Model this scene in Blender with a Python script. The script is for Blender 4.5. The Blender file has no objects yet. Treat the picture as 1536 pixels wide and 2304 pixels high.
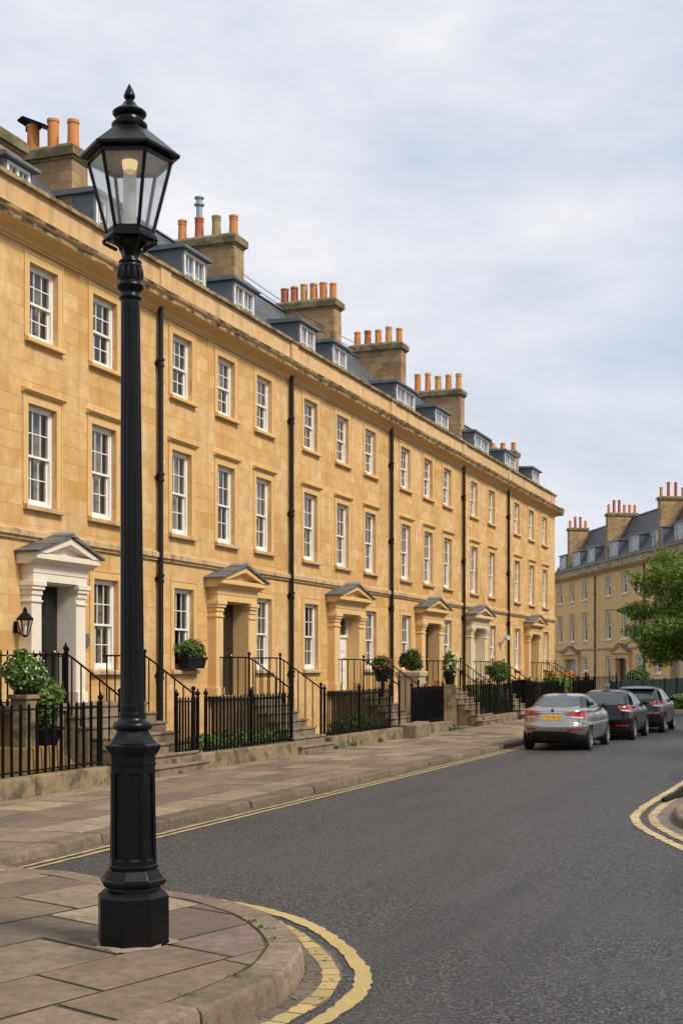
import bpy, bmesh, math, random
from mathutils import Vector, Matrix
from mathutils.bvhtree import BVHTree

random.seed(7)
R = math.radians
scene = bpy.context.scene
COL = scene.collection

# ------------------------------------------------------------------ camera model (photo 1536 x 2304)
F, CX, HY, CAMZ = 3000.0, 768.0, 1503.0, 2.08
TH = math.atan(1140 / F)
SN, CS = math.sin(TH), math.cos(TH)
ROAD = -0.12

cam_d = bpy.data.cameras.new('camera')
cam = bpy.data.objects.new('camera', cam_d)
COL.objects.link(cam)
cam.location = (0, 0, CAMZ)
cam.rotation_euler = (R(90), 0, 0)
cam_d.sensor_fit = 'VERTICAL'
cam_d.sensor_height = 36
cam_d.lens = 36 * F / 2304
cam_d.shift_y = (HY - 1152) / 2304
cam_d.clip_end = 5000
scene.camera = cam

# ------------------------------------------------------------------ mesh helper
class MB:
    def __init__(self):
        self.v, self.f, self.m, self.c = [], [], [], []

    def add(self, vs, fs, m=0, c=None):
        o = len(self.v)
        self.v += [tuple(p) for p in vs]
        for f in fs:
            self.f.append([i + o for i in f])
            self.m.append(m)
            self.c.append(c)
        return self

    def box(self, x0, x1, y0, y1, z0, z1, m=0, c=None):
        vs = [(x, y, z) for z in (z0, z1) for y in (y0, y1) for x in (x0, x1)]
        return self.add(vs, [(0, 2, 3, 1), (4, 5, 7, 6), (0, 1, 5, 4), (2, 6, 7, 3), (0, 4, 6, 2), (1, 3, 7, 5)], m, c)

    def prism_x(self, prof, x0, x1, m=0, c=None, caps=True):
        """profile of (y, z) swept along x"""
        n = len(prof)
        vs = [(x0, y, z) for y, z in prof] + [(x1, y, z) for y, z in prof]
        fs = [(i, (i + 1) % n, n + (i + 1) % n, n + i) for i in range(n)]
        if caps:
            fs += [tuple(range(n - 1, -1, -1)), tuple(range(n, 2 * n))]
        return self.add(vs, fs, m, c)

    def prism_y(self, prof, y0, y1, m=0, c=None):
        """profile of (x, z) swept along y"""
        n = len(prof)
        vs = [(x, y0, z) for x, z in prof] + [(x, y1, z) for x, z in prof]
        fs = [(i, (i + 1) % n, n + (i + 1) % n, n + i) for i in range(n)]
        fs += [tuple(range(n - 1, -1, -1)), tuple(range(n, 2 * n))]
        return self.add(vs, fs, m, c)

    def prism_z(self, poly, z0, z1, m=0, c=None, bottom=True):
        n = len(poly)
        vs = [(x, y, z0) for x, y in poly] + [(x, y, z1) for x, y in poly]
        fs = [(i, (i + 1) % n, n + (i + 1) % n, n + i) for i in range(n)] + [tuple(range(n, 2 * n))]
        if bottom:
            fs.append(tuple(range(n - 1, -1, -1)))
        return self.add(vs, fs, m, c)

    def quad(self, a, b, c_, d, m=0, c=None):
        return self.add([a, b, c_, d], [(0, 1, 2, 3)], m, c)

    def lathe(self, prof, n=24, cx=0, cy=0, rot=0.0, m=0, c=None, mod=None, caps=True):
        """profile of (r, z), bottom to top"""
        vs, fs = [], []
        for r, z in prof:
            for k in range(n):
                a = rot + 2 * math.pi * k / n
                rr = r if mod is None else mod(r, z, a)
                vs.append((cx + rr * math.cos(a), cy + rr * math.sin(a), z))
        L = len(prof)
        for i in range(L - 1):
            for k in range(n):
                k2 = (k + 1) % n
                fs.append((i * n + k, i * n + k2, (i + 1) * n + k2, (i + 1) * n + k))
        if caps:
            fs.append(tuple(range(n - 1, -1, -1)))
            fs.append(tuple((L - 1) * n + k for k in range(n)))
        return self.add(vs, fs, m, c)

    def tube(self, pts, r, n=6, m=0, c=None, r2=None):
        pts = [Vector(p) for p in pts]
        vs, fs = [], []
        L = len(pts)
        for i, p in enumerate(pts):
            t = (pts[min(i + 1, L - 1)] - pts[max(i - 1, 0)]).normalized()
            up = Vector((0, 0, 1)) if abs(t.z) < .95 else Vector((1, 0, 0))
            a = t.cross(up).normalized()
            b = a.cross(t)
            rr = r if r2 is None else r + (r2 - r) * i / (L - 1)
            for k in range(n):
                w = 2 * math.pi * (k + .5) / n
                vs.append(p + a * rr * math.cos(w) + b * rr * math.sin(w))
        for i in range(L - 1):
            for k in range(n):
                k2 = (k + 1) % n
                fs.append((i * n + k, i * n + k2, (i + 1) * n + k2, (i + 1) * n + k))
        fs += [tuple(range(n - 1, -1, -1)), tuple((L - 1) * n + k for k in range(n))]
        return self.add(vs, fs, m, c)

    def ball(self, c0, r, n=10, m=0, c=None, sz=1.0):
        prof = [(max(r * math.sin(math.pi * i / n), 1e-4), c0[2] - r * sz * math.cos(math.pi * i / n)) for i in range(n + 1)]
        return self.lathe(prof, max(8, n), c0[0], c0[1], 0, m, c)

    def build(self, name, mats, parent=None, smooth=None, bevel=0, loc=None, recalc=True):
        me = bpy.data.meshes.new(name)
        me.from_pydata(self.v, [], self.f)
        if not isinstance(mats, (list, tuple)):
            mats = [mats]
        for mt in mats:
            me.materials.append(mt)
        me.polygons.foreach_set('material_index', self.m)
        if any(c is not None for c in self.c):
            at = me.color_attributes.new('Col', 'FLOAT_COLOR', 'CORNER')
            buf = []
            for p, c in zip(me.polygons, self.c):
                c = c or (1, 1, 1)
                buf += [c[0], c[1], c[2], 1.0] * p.loop_total
            at.data.foreach_set('color', buf)
        if recalc or bevel:
            bm = bmesh.new()
            bm.from_mesh(me)
            if recalc:
                bmesh.ops.recalc_face_normals(bm, faces=bm.faces)
            if bevel:
                es = [e for e in bm.edges if len(e.link_faces) == 2 and e.calc_face_angle(0) > .6]
                bmesh.ops.bevel(bm, geom=es, offset=bevel, segments=2, affect='EDGES', profile=.6, clamp_overlap=True)
            bm.to_mesh(me)
            bm.free()
        if smooth is not None:
            me.polygons.foreach_set('use_smooth', [True] * len(me.polygons))
            me.set_sharp_from_angle(angle=R(smooth))
        me.update()
        o = bpy.data.objects.new(name, me)
        COL.objects.link(o)
        if parent is not None:
            o.parent = parent
        if loc is not None:
            o.location = loc
        return o


def tag(o, label=None, cat=None, group=None, kind=None):
    if label: o['label'] = label
    if cat: o['category'] = cat
    if group: o['group'] = group
    if kind: o['kind'] = kind
    return o


def empty(name, loc=(0, 0, 0), rz=0.0):
    o = bpy.data.objects.new(name, None)
    COL.objects.link(o)
    o.location = loc
    o.rotation_euler = (0, 0, rz)
    o.empty_display_size = .2
    return o


def dup(o, parent, loc=None):
    c = o.copy()
    COL.objects.link(c)
    c.parent = parent
    if loc is not None:
        c.location = loc
    for ch in o.children:
        dup(ch, c)
    return c

# street frame of the long terrace: s along the facade (away), D distance to the left of the camera line
def SX(x, D):
    """metres along the terrace of the photo column x on the vertical plane at distance D"""
    u = (x - CX) / F
    Z = D / (SN - u * CS)
    return Z * u * SN + Z * CS
def W(s, D, z=0.0):
    return Vector((-D * CS + s * SN, D * SN + s * CS, z))
RZ1 = math.pi / 2 - TH
def ground(x, y, z=0.0):
    """world point of photo pixel (x, y) lying at height z"""
    Z = (CAMZ - z) * F / (y - HY)
    return Vector(((x - CX) / F * Z, Z, z))

# ------------------------------------------------------------------ materials
class NT:
    def __init__(self, name):
        self.mat = bpy.data.materials.new(name)
        self.mat.use_nodes = True
        self.t = self.mat.node_tree
        self.t.nodes.clear()
        self.out = self.t.nodes.new('ShaderNodeOutputMaterial')

    def n(self, typ, **kw):
        nd = self.t.nodes.new('ShaderNode' + typ)
        for k, v in kw.items():
            if k.startswith('_'):
                setattr(nd, k[1:], v)
            else:
                self.set(nd, k, v)
        return nd

    def set(self, nd, key, v):
        inp = nd.inputs[int(key[1:])] if key[0] == 'i' and key[1:].isdigit() else nd.inputs[key.replace('__', ' ')]
        if isinstance(v, bpy.types.NodeSocket):
            self.t.links.new(v, inp)
        elif isinstance(v, (tuple, list)) and len(v) == 3 and inp.type == 'RGBA':
            inp.default_value = (*v, 1)
        else:
            inp.default_value = v

    def math(self, op, a, b=0.0, clamp=False):
        nd = self.n('Math', _operation=op, _use_clamp=clamp, i0=a, i1=b)
        return nd.outputs[0]

    def mix(self, fac, a, b, mode='MIX'):
        nd = self.n('MixRGB', _blend_type=mode, Fac=fac, Color1=a, Color2=b)
        return nd.outputs[0]

    def ramp(self, fac, stops):
        nd = self.n('ValToRGB', Fac=fac)
        el = nd.color_ramp.elements
        while len(el) < len(stops):
            el.new(.5)
        for e, (p, c) in zip(el, stops):
            e.position = p
            e.color = (c, c, c, 1) if isinstance(c, (int, float)) else (*c, 1)
        return nd.outputs[0]

    def noise(self, vec, scale, detail=4, rough=.55, **kw):
        return self.n('TexNoise', Vector=vec, Scale=scale, Detail=detail, Roughness=rough, **kw).outputs[0]

    def obj(self):
        return self.n('TexCoord').outputs['Object']

    def scaled(self, vec, s, off=(0, 0, 0)):
        return self.n('Mapping', Vector=vec, Scale=s, Location=off).outputs[0]

    def bump(self, h, strength=.3, dist=.01, normal=None):
        nd = self.n('Bump', Height=h, Strength=strength, Distance=dist)
        if normal is not None:
            self.t.links.new(normal, nd.inputs['Normal'])
        return nd.outputs[0]

    def bsdf(self, **kw):
        b = self.n('BsdfPrincipled', **kw)
        self.t.links.new(b.outputs[0], self.out.inputs[0])
        return b


def wall_vec(k):
    """(x + y, z) of the object, shifted per object, so that courses run round corners"""
    o = k.obj()
    s = k.n('SeparateXYZ', Vector=o)
    rnd = k.n('ObjectInfo').outputs['Random']
    x = k.math('ADD', k.math('ADD', s.outputs[0], s.outputs[1]), k.math('MULTIPLY', rnd, 31.0))
    return k.n('CombineXYZ', X=x, Y=s.outputs[2], Z=0.0).outputs[0], s


def ashlar(name, c1, c2, pale, mortar, bw=.82, rh=.345, dark=.30, bumps=.3):
    k = NT(name)
    v, s = wall_vec(k)
    br = k.n('TexBrick', Vector=v, Color1=c1, Color2=c2, Mortar=mortar, Scale=1.0)
    br.inputs['Mortar Size'].default_value = .009
    br.inputs['Mortar Smooth'].default_value = .4
    br.inputs['Brick Width'].default_value = bw
    br.inputs['Row Height'].default_value = rh
    big = k.noise(v, .55, 5, .6)
    mid = k.noise(v, 3.2, 6, .65)
    fine = k.noise(v, 38, 3, .6)
    streak = k.noise(k.scaled(v, (2.2, .28, 1)), 1.0, 6, .65)
    col = k.mix(k.ramp(big, [(.42, 0.0), (.62, .62)]), br.outputs[0], pale)
    col = k.mix(k.ramp(mid, [(.34, .0), (.72, .75)]), col, (c1[0] * .86, c1[1] * .76, c1[2] * .62))
    tint = k.mix(k.n('ObjectInfo').outputs['Random'], (.90, .89, .90), (1.0, .985, .95))
    col = k.mix(1.0, col, tint, 'MULTIPLY')
    soot = k.noise(k.scaled(v, (1.1, .5, 1), (5, 3, 0)), .8, 7, .7)
    col = k.mix(k.ramp(soot, [(.54, 0.0), (.68, .42)]), col, (c1[0] * .58, c1[1] * .68, c1[2] * 1.05))
    col = k.mix(k.ramp(streak, [(.50, 0.0), (.72, dark)]), col, (c1[0] * .42, c1[1] * .42, c1[2] * .46), 'MIX')
    col = k.mix(k.ramp(fine, [(.3, .22), (.7, 0.0)]), col, (c1[0] * .5, c1[1] * .5, c1[2] * .5))
    h = k.math('ADD', k.math('MULTIPLY', br.outputs[1], -1.0), k.math('MULTIPLY', k.noise(v, 14, 6, .7), .5))
    k.bsdf(Base__Color=col, Roughness=.88, Normal=k.bump(h, bumps, .012))
    return k.mat


def stone(name, c, pale, stain=0.0, stain_c=(.035, .032, .028), lo=.5, moss=0.0, sc=(1, 1, 1)):
    k = NT(name)
    o = k.n('TexCoord').outputs['Object']
    rnd = k.n('ObjectInfo').outputs['Random']
    o = k.n('VectorMath', _operation='ADD', i0=o, i1=k.n('CombineXYZ', X=k.math('MULTIPLY', rnd, 17.0)).outputs[0]).outputs[0]
    big = k.noise(o, .9, 5, .6)
    mid = k.noise(o, 7, 5, .65)
    fine = k.noise(o, 55, 3, .6)
    col = k.mix(k.ramp(big, [(.35, 0.0), (.7, .8)]), c, pale)
    col = k.mix(k.ramp(mid, [(.35, 0.0), (.75, .4)]), col, tuple(x * .62 for x in c))
    col = k.mix(k.ramp(fine, [(.3, .25), (.7, 0.0)]), col, tuple(x * .5 for x in c))
    if stain:
        st = k.noise(k.scaled(o, sc), 2.6, 8, .72)
        col = k.mix(k.ramp(st, [(lo, 0.0), (lo + .12, stain)]), col, stain_c)
    if moss:
        ms = k.noise(o, 5.5, 6, .7)
        col = k.mix(k.ramp(ms, [(.5, 0.0), (.62, moss)]), col, (.075, .085, .025))
    k.bsdf(Base__Color=col, Roughness=.9, Normal=k.bump(k.noise(o, 22, 6, .7), .35, .012))
    return k.mat


def plain(name, c, rough=.5, metal=0.0, bump=0.0, bs=40, var=.12, coat=0.0, spec=.5, vs=6.0):
    k = NT(name)
    o = k.obj()
    nz = k.noise(o, vs, 4, .6)
    col = k.mix(k.ramp(nz, [(.3, 0.0), (.75, 1.0)]), c, tuple(x * (1 - var) for x in c))
    kw = dict(Base__Color=col, Roughness=rough, Metallic=metal)
    b = k.bsdf(**kw)
    b.inputs['Coat Weight'].default_value = coat
    b.inputs['Coat Roughness'].default_value = .04
    b.inputs['Specular IOR Level'].default_value = spec
    if bump:
        k.t.links.new(k.bump(k.noise(o, bs, 4, .6), bump, .004), b.inputs['Normal'])
    return k.mat


M = {}
GOLD1, GOLD2 = (.61, .352, .110), (.82, .565, .255)
M['wall'] = ashlar('honey_ashlar', GOLD1, GOLD2, (.80, .595, .345), (.40, .24, .09))
M['wall_far'] = ashlar('honey_ashlar_far', (.82, .53, .215), (.88, .61, .29), (.88, .63, .34), (.62, .40, .17), 1.0, .42)  # lightened copy of the terrace stone, standing in for sun that misses it
M['trim'] = stone('honey_trim', (.69, .435, .17), (.74, .50, .235))
M['trim_warm'] = stone('honey_trim_portico', (.72, .46, .19), (.76, .53, .26))
M['sill'] = stone('weathered_sill', (.56, .37, .18), (.60, .42, .23), .5, (.09, .075, .055), .52, 0, (1, 3, 1))
M['cornice'] = stone('weathered_cornice', (.52, .36, .18), (.60, .43, .23), .95, (.032, .028, .022), .445, .25, (.8, 2.2, 2.2))
M['parapet'] = ashlar('parapet_stone', (.66, .43, .19), (.70, .50, .26), (.72, .53, .31), (.38, .27, .14), 1.1, .8, .75)
M['parapet_far'] = stone('weathered_far_parapet', (.46, .35, .20), (.56, .44, .27), .85, (.10, .085, .06), .47, .2, (.5, 1, .6))
M['coping'] = stone('mossy_coping', (.36, .27, .14), (.45, .34, .19), .8, (.04, .037, .022), .46, .5, (1, 2, 2))
M['string'] = stone('stained_string_course', (.56, .38, .19), (.62, .44, .24), .7, (.11, .09, .065), .50, 0, (1.6, 1, .5))
M['chimney'] = ashlar('chimney_stone', (.50, .34, .18), (.15, .105, .06), (.46, .33, .19), (.12, .09, .055), .5, .25, .7, .9)
M['chimney_cap'] = stone('mossy_chimney_cap', (.22, .18, .10), (.28, .22, .13), .7, (.04, .04, .022), .45, .75)
M['pale_stone'] = stone('pale_doorway_stone', (.66, .52, .31), (.72, .60, .40))
M['white_stone'] = stone('painted_white_stone', (.78, .69, .56), (.83, .76, .65))
M['step'] = stone('worn_step_stone', (.22, .165, .105), (.29, .225, .15), .75, (.075, .058, .04), .49, .25)
M['plinth'] = stone('rough_plinth_stone', (.25, .18, .10), (.35, .26, .155), .85, (.065, .052, .032), .47, .4)
M['ochre'] = stone('ochre_render', (.27, .165, .045), (.33, .21, .075), .6, (.22, .13, .035), .48, .25)
M['white'] = plain('white_sash_paint', (.80, .78, .74), .45, var=.08)
M['black_iron'] = plain('black_iron', (.004, .004, .0045), .6, 0, .2, 60, spec=.12)
M['pipe'] = plain('black_pipe_paint', (.008, .0085, .0095), .4, spec=.3)
M['lamp'] = plain('black_lamp_paint', (.0045, .0045, .005), .30, 0, .22, 70, .25, spec=.24)
M['door_black'] = plain('black_door_gloss', (.010, .012, .013), .28)
M['door_white'] = plain('white_door_paint', (.78, .77, .74), .4)
M['door_grey'] = plain('grey_door_paint', (.30, .33, .35), .4)
M['brass'] = plain('brass', (.70, .52, .22), .3, 1.0)
M['lead'] = plain('lead_sheet', (.17, .19, .22), .5, .25, .2, 12, .35, vs=2.5)
M['lead_pale'] = plain('pale_lead_edge', (.30, .33, .36), .45, .2, .1, 12, .3)
M['cowl'] = plain('grey_steel_cowl', (.30, .37, .41), .4, .5)
M['curtain'] = plain('beige_curtain', (.30, .24, .15), .9, var=.3)
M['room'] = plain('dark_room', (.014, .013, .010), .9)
M['blind'] = plain('pale_blind', (.34, .34, .33), .8)
M['white_blind'] = plain('white_curtain', (.40, .40, .39), .85, var=.15)
M['sash_back'] = M['white']
for nm_, c_ in (('pot_orange', (.62, .24, .07)), ('pot_red', (.42, .13, .055)), ('pot_buff', (.36, .27, .13)), ('pot_yellow', (.60, .33, .09))):
    M[nm_] = stone(nm_, c_, tuple(x * 1.12 for x in c_), .35, (.12, .07, .035), .56)


def slate(name, c1, c2):
    k = NT(name)
    s = k.n('SeparateXYZ', Vector=k.obj())
    v = k.n('CombineXYZ', X=s.outputs[0], Y=k.math('MULTIPLY', s.outputs[2], 1.4), Z=0.0).outputs[0]
    br = k.n('TexBrick', Vector=v, Color1=c1, Color2=c2, Mortar=(.012, .012, .014), Scale=1.0)
    br.inputs['Mortar Size'].default_value = .012
    br.inputs['Brick Width'].default_value = .32
    br.inputs['Row Height'].default_value = .24
    st = k.noise(k.scaled(v, (1, .4, 1)), 1.3, 6, .7)
    col = k.mix(k.ramp(st, [(.45, 0.0), (.7, .6)]), br.outputs[0], (.11, .115, .12))
    h = k.math('ADD', k.math('MULTIPLY', br.outputs[1], -1.0), k.math('MULTIPLY', k.noise(v, 9, 5, .7), .7))
    k.bsdf(Base__Color=col, Roughness=.6, Normal=k.bump(h, .5, .02))
    return k.mat
M['slate'] = slate('roof_slate', (.034, .039, .048), (.085, .092, .105))
M['hood_slate'] = slate('hood_slate', (.10, .095, .095), (.16, .15, .145))


def glass(name, tint=(.9, .93, .95), base=.05, gain=.85, power=3.2):
    k = NT(name)
    fc = k.n('LayerWeight', Blend=.5).outputs['Facing']
    fr = k.math('ADD', base, k.math('MULTIPLY', k.math('POWER', fc, power), gain), True)
    wob = k.bump(k.noise(k.obj(), 2.2, 2, .5), .16, .05)
    g = k.n('BsdfGlossy', Color=(.92, .95, 1.0), Roughness=.015, Normal=wob)
    t = k.n('BsdfTransparent', Color=tint)
    mx = k.n('MixShader', i0=fr, i1=t.outputs[0], i2=g.outputs[0])
    k.t.links.new(mx.outputs[0], k.out.inputs[0])
    return k.mat
M['glass'] = glass('sash_glass', (.86, .89, .90), .055, .7, 3.4)
def dusty_glass(name):
    k = NT(name)
    fc = k.n('LayerWeight', Blend=.5).outputs['Facing']
    g = k.n('BsdfGlossy', Color=(.95, .97, 1.0), Roughness=.03)
    t = k.n('BsdfTransparent', Color=(.97, .98, .99))
    d = k.n('BsdfTranslucent', Color=(.92, .93, .95))
    m1 = k.n('MixShader', i0=k.ramp(k.noise(k.obj(), 5, 4, .6), [(.3, .20), (.7, .36)]), i1=t.outputs[0], i2=d.outputs[0])
    m2 = k.n('MixShader', i0=k.math('ADD', .05, k.math('MULTIPLY', k.math('POWER', fc, 3.0), .4), True), i1=m1.outputs[0], i2=g.outputs[0])
    k.t.links.new(m2.outputs[0], k.out.inputs[0])
    return k.mat
M['dusty_glass'] = dusty_glass('dusty_lantern_glass')
M['lantern_glass'] = glass('lantern_glass', (.97, .98, .99), .11, .4, 3.0)
M['car_glass'] = plain('tinted_car_glass', (.006, .010, .008), .03, spec=.35)
M['car_glass_rear'] = plain('rear_car_glass', (.035, .05, .055), .03, spec=1.0)


def attr_mat(name, rough=.85, bump=.3, bs=30, fine=.35, dirt=0.0, stainc=(.08, .07, .055), spec=.3):
    """colour of each piece (slab, stone, leaf ...) from its own attribute, with a grain"""
    k = NT(name)
    o = k.obj()
    a = k.n('Attribute', _attribute_name='Col').outputs[0]
    n1 = k.noise(o, bs, 5, .7)
    n2 = k.noise(o, 2.1, 6, .65)
    n3 = k.noise(o, 130, 2, .6)
    col = k.mix(k.ramp(n1, [(.3, fine), (.62, 0.0)]), a, (.06, .05, .04))
    col = k.mix(k.ramp(n3, [(.35, fine * .7), (.6, 0.0)]), col, (.03, .026, .02))
    if dirt:
        col = k.mix(k.ramp(n2, [(.46, 0.0), (.72, dirt)]), col, stainc)
    b = k.bsdf(Base__Color=col, Roughness=rough, Normal=k.bump(k.math('ADD', n1, k.math('MULTIPLY', n3, .4)), bump, .012))
    b.inputs['Specular IOR Level'].default_value = spec
    return k.mat
M['flag'] = attr_mat('york_flagstone', .8, .7, 11, .55, .6)
M['kerb'] = attr_mat('kerb_stone', .85, 1.0, 12, .65, .7, (.10, .082, .055))
M['paint'] = attr_mat('worn_yellow_paint', .75, .35, 42, .22, .35, (.20, .15, .07))
M['gutter'] = attr_mat('gutter_setts', .8, .5, 24, .4, .5)


def leafmat(name):
    k = NT(name)
    a = k.n('Attribute', _attribute_name='Col').outputs[0]
    d = k.n('BsdfPrincipled', Base__Color=a, Roughness=.55)
    t = k.n('BsdfTranslucent', Color=k.mix(.5, a, (.20, .26, .02)))
    mx = k.n('MixShader', i0=.28, i1=d.outputs[0], i2=t.outputs[0])
    k.t.links.new(mx.outputs[0], k.out.inputs[0])
    return k.mat
M['leaf'] = leafmat('leaves')
M['bark'] = stone('bark', (.10, .075, .05), (.14, .11, .075))
M['soil'] = plain('soil', (.05, .038, .026), .95, 0, .5, 20)


def asphalt():
    k = NT('asphalt')
    o = k.obj()
    n1 = k.noise(o, 40, 3, .8)
    n1b = k.noise(o, 15, 4, .75)
    vo = k.n('TexVoronoi', Vector=o, Scale=55.0).outputs[0]
    n2 = k.noise(o, .45, 6, .62)
    n3 = k.noise(k.scaled(k.n('VectorRotate', _rotation_type='Z_AXIS', Vector=o, Angle=-RZ1).outputs[0], (.25, 2.0, 1)), .5, 5, .6)
    col = k.ramp(n1, [(.36, (.0045, .0045, .005)), (.50, (.038, .0375, .039)), (.63, (.20, .19, .178))])
    col = k.mix(k.ramp(n1b, [(.36, .75), (.58, 0.0)]), col, (.012, .012, .013))
    col = k.mix(k.ramp(n2, [(.42, 0.0), (.62, .5)]), col, (.062, .060, .061))
    col = k.mix(k.ramp(n3, [(.5, 0.0), (.68, .6)]), col, (.024, .024, .026))
    spk = k.noise(o, 30, 2, .5)
    col = k.mix(k.ramp(spk, [(.66, 0.0), (.72, .6)]), col, (.16, .148, .132))
    h = k.math('ADD', k.math('MULTIPLY', n1, 1.0), k.math('ADD', k.math('MULTIPLY', vo, .8), n1b))
    b = k.bsdf(Base__Color=col, Roughness=.56, Normal=k.bump(h, .9, .016))
    b.inputs['Specular IOR Level'].default_value = .4
    return k.mat
M['asphalt'] = asphalt()
M['joint'] = stone('mossy_joint_earth', (.040, .034, .022), (.055, .046, .028), 0, moss=.8)
M['earth'] = plain('garden_earth', (.09, .085, .05), .95, 0, .4, 4, .5)
M['area'] = stone('area_flags', (.20, .155, .10), (.25, .195, .13), .5, (.12, .10, .07), .5, .1)
# ------------------------------------------------------------------ sky and sun
world = bpy.data.worlds.new('World')
scene.world = world
world.use_nodes = True
wt = world.node_tree
wt.nodes.clear()
SUN_EL, SUN_DIR = R(46), Vector((.78, -.55, 0)).normalized()
def wn(t, **kw):
    nd = wt.nodes.new('ShaderNode' + t)
    for k_, v_ in kw.items():
        setattr(nd, k_, v_)
    return nd
L = wt.links.new
sky = wn('TexSky', sky_type='NISHITA', sun_disc=False)
sky.sun_elevation = SUN_EL
sky.sun_rotation = math.atan2(SUN_DIR.x, SUN_DIR.y)
sky.air_density, sky.dust_density, sky.ozone_density = 1.0, 2.0, 1.0
bg1 = wn('Background'); bg1.inputs[1].default_value = .10
L(sky.outputs[0], bg1.inputs[0])
tc = wn('TexCoord')
mp = wn('Mapping'); mp.inputs['Scale'].default_value = (1.3, 1.3, 3.4); mp.inputs['Location'].default_value = (.35, .2, .1)
mp.inputs['Rotation'].default_value = (0, R(7), 0)
L(tc.outputs['Generated'], mp.inputs[0])
nz = wn('TexNoise'); nz.inputs['Scale'].default_value = 1.5; nz.inputs['Detail'].default_value = 9; nz.inputs['Roughness'].default_value = .56
nz.inputs['Distortion'].default_value = .35
L(mp.outputs[0], nz.inputs[0])
nz2 = wn('TexNoise'); nz2.inputs['Scale'].default_value = 5.0; nz2.inputs['Detail'].default_value = 8; nz2.inputs['Roughness'].default_value = .55
L(mp.outputs[0], nz2.inputs[0])
ad = wn('MixRGB'); ad.inputs[0].default_value = .34
L(nz.outputs[0], ad.inputs[1]); L(nz2.outputs[0], ad.inputs[2])
cr = wn('ValToRGB')
el = cr.color_ramp.elements
el[0].position, el[0].color = .36, (.545, .61, .73, 1)
el[1].position, el[1].color = .64, (.87, .862, .88, 1)
e = el.new(.47); e.color = (.635, .675, .76, 1)
e = el.new(.56); e.color = (.735, .745, .795, 1)
L(ad.outputs[0], cr.inputs[0])
bg2 = wn('Background'); bg2.inputs[1].default_value = 1.14
L(cr.outputs[0], bg2.inputs[0])
cover = wn('ValToRGB')
cover.color_ramp.elements[0].position, cover.color_ramp.elements[0].color = .30, (.82, .82, .82, 1)
cover.color_ramp.elements[1].position, cover.color_ramp.elements[1].color = .58, (.98, .98, .98, 1)
L(ad.outputs[0], cover.inputs[0])
ms = wn('MixShader')
L(cover.outputs[0], ms.inputs[0]); L(bg1.outputs[0], ms.inputs[1]); L(bg2.outputs[0], ms.inputs[2])
wo = wn('OutputWorld')
L(ms.outputs[0], wo.inputs[0])

sun_d = bpy.data.lights.new('sun', 'SUN')
sun_d.energy = 3.8
sun_d.angle = R(15)
sun_d.color = (1.0, .90, .76)
sun = bpy.data.objects.new('sun', sun_d)
COL.objects.link(sun)
sv = Vector((SUN_DIR.x * math.cos(SUN_EL), SUN_DIR.y * math.cos(SUN_EL), math.sin(SUN_EL)))
sun.rotation_euler = (-sv).to_track_quat('-Z', 'Y').to_euler()
sun.location = sv * 60
scene.view_settings.view_transform = 'Standard'
scene.view_settings.look = 'None'
scene.view_settings.exposure = 0.02
scene.view_settings.gamma = 1
scene.cycles.max_bounces = 8
scene.cycles.transparent_max_bounces = 16

# ------------------------------------------------------------------ paths in plan
def smooth_path(pts, step=.12):
    """Catmull-Rom through 2D points, resampled at even steps"""
    P = [Vector(p[:2]) for p in pts]
    P = [2 * P[0] - P[1]] + P + [2 * P[-1] - P[-2]]
    fine = []
    for i in range(1, len(P) - 2):
        a, b, c, d = P[i - 1], P[i], P[i + 1], P[i + 2]
        n = max(2, int((c - b).length / .04))
        for j in range(n):
            t = j / n
            fine.append(.5 * (2 * b + (c - a) * t + (2 * a - 5 * b + 4 * c - d) * t * t + (3 * b - a - 3 * c + d) * t ** 3))
    fine.append(P[-2])
    out, acc = [fine[0]], 0
    for a, b in zip(fine, fine[1:]):
        acc += (b - a).length
        if acc >= step:
            out.append(b); acc = 0
    return out

def offset(path, d):
    """to the right of the walking direction"""
    out = []
    for i, p in enumerate(path):
        t = (path[min(i + 1, len(path) - 1)] - path[max(i - 1, 0)]).normalized()
        out.append(p + Vector((t.y, -t.x)) * d)
    return out

def jit(c, a=.12):
    k_ = 1 + random.uniform(-a, a)
    return tuple(max(0, x * k_ * (1 + random.uniform(-.04, .04))) for x in c)

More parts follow.
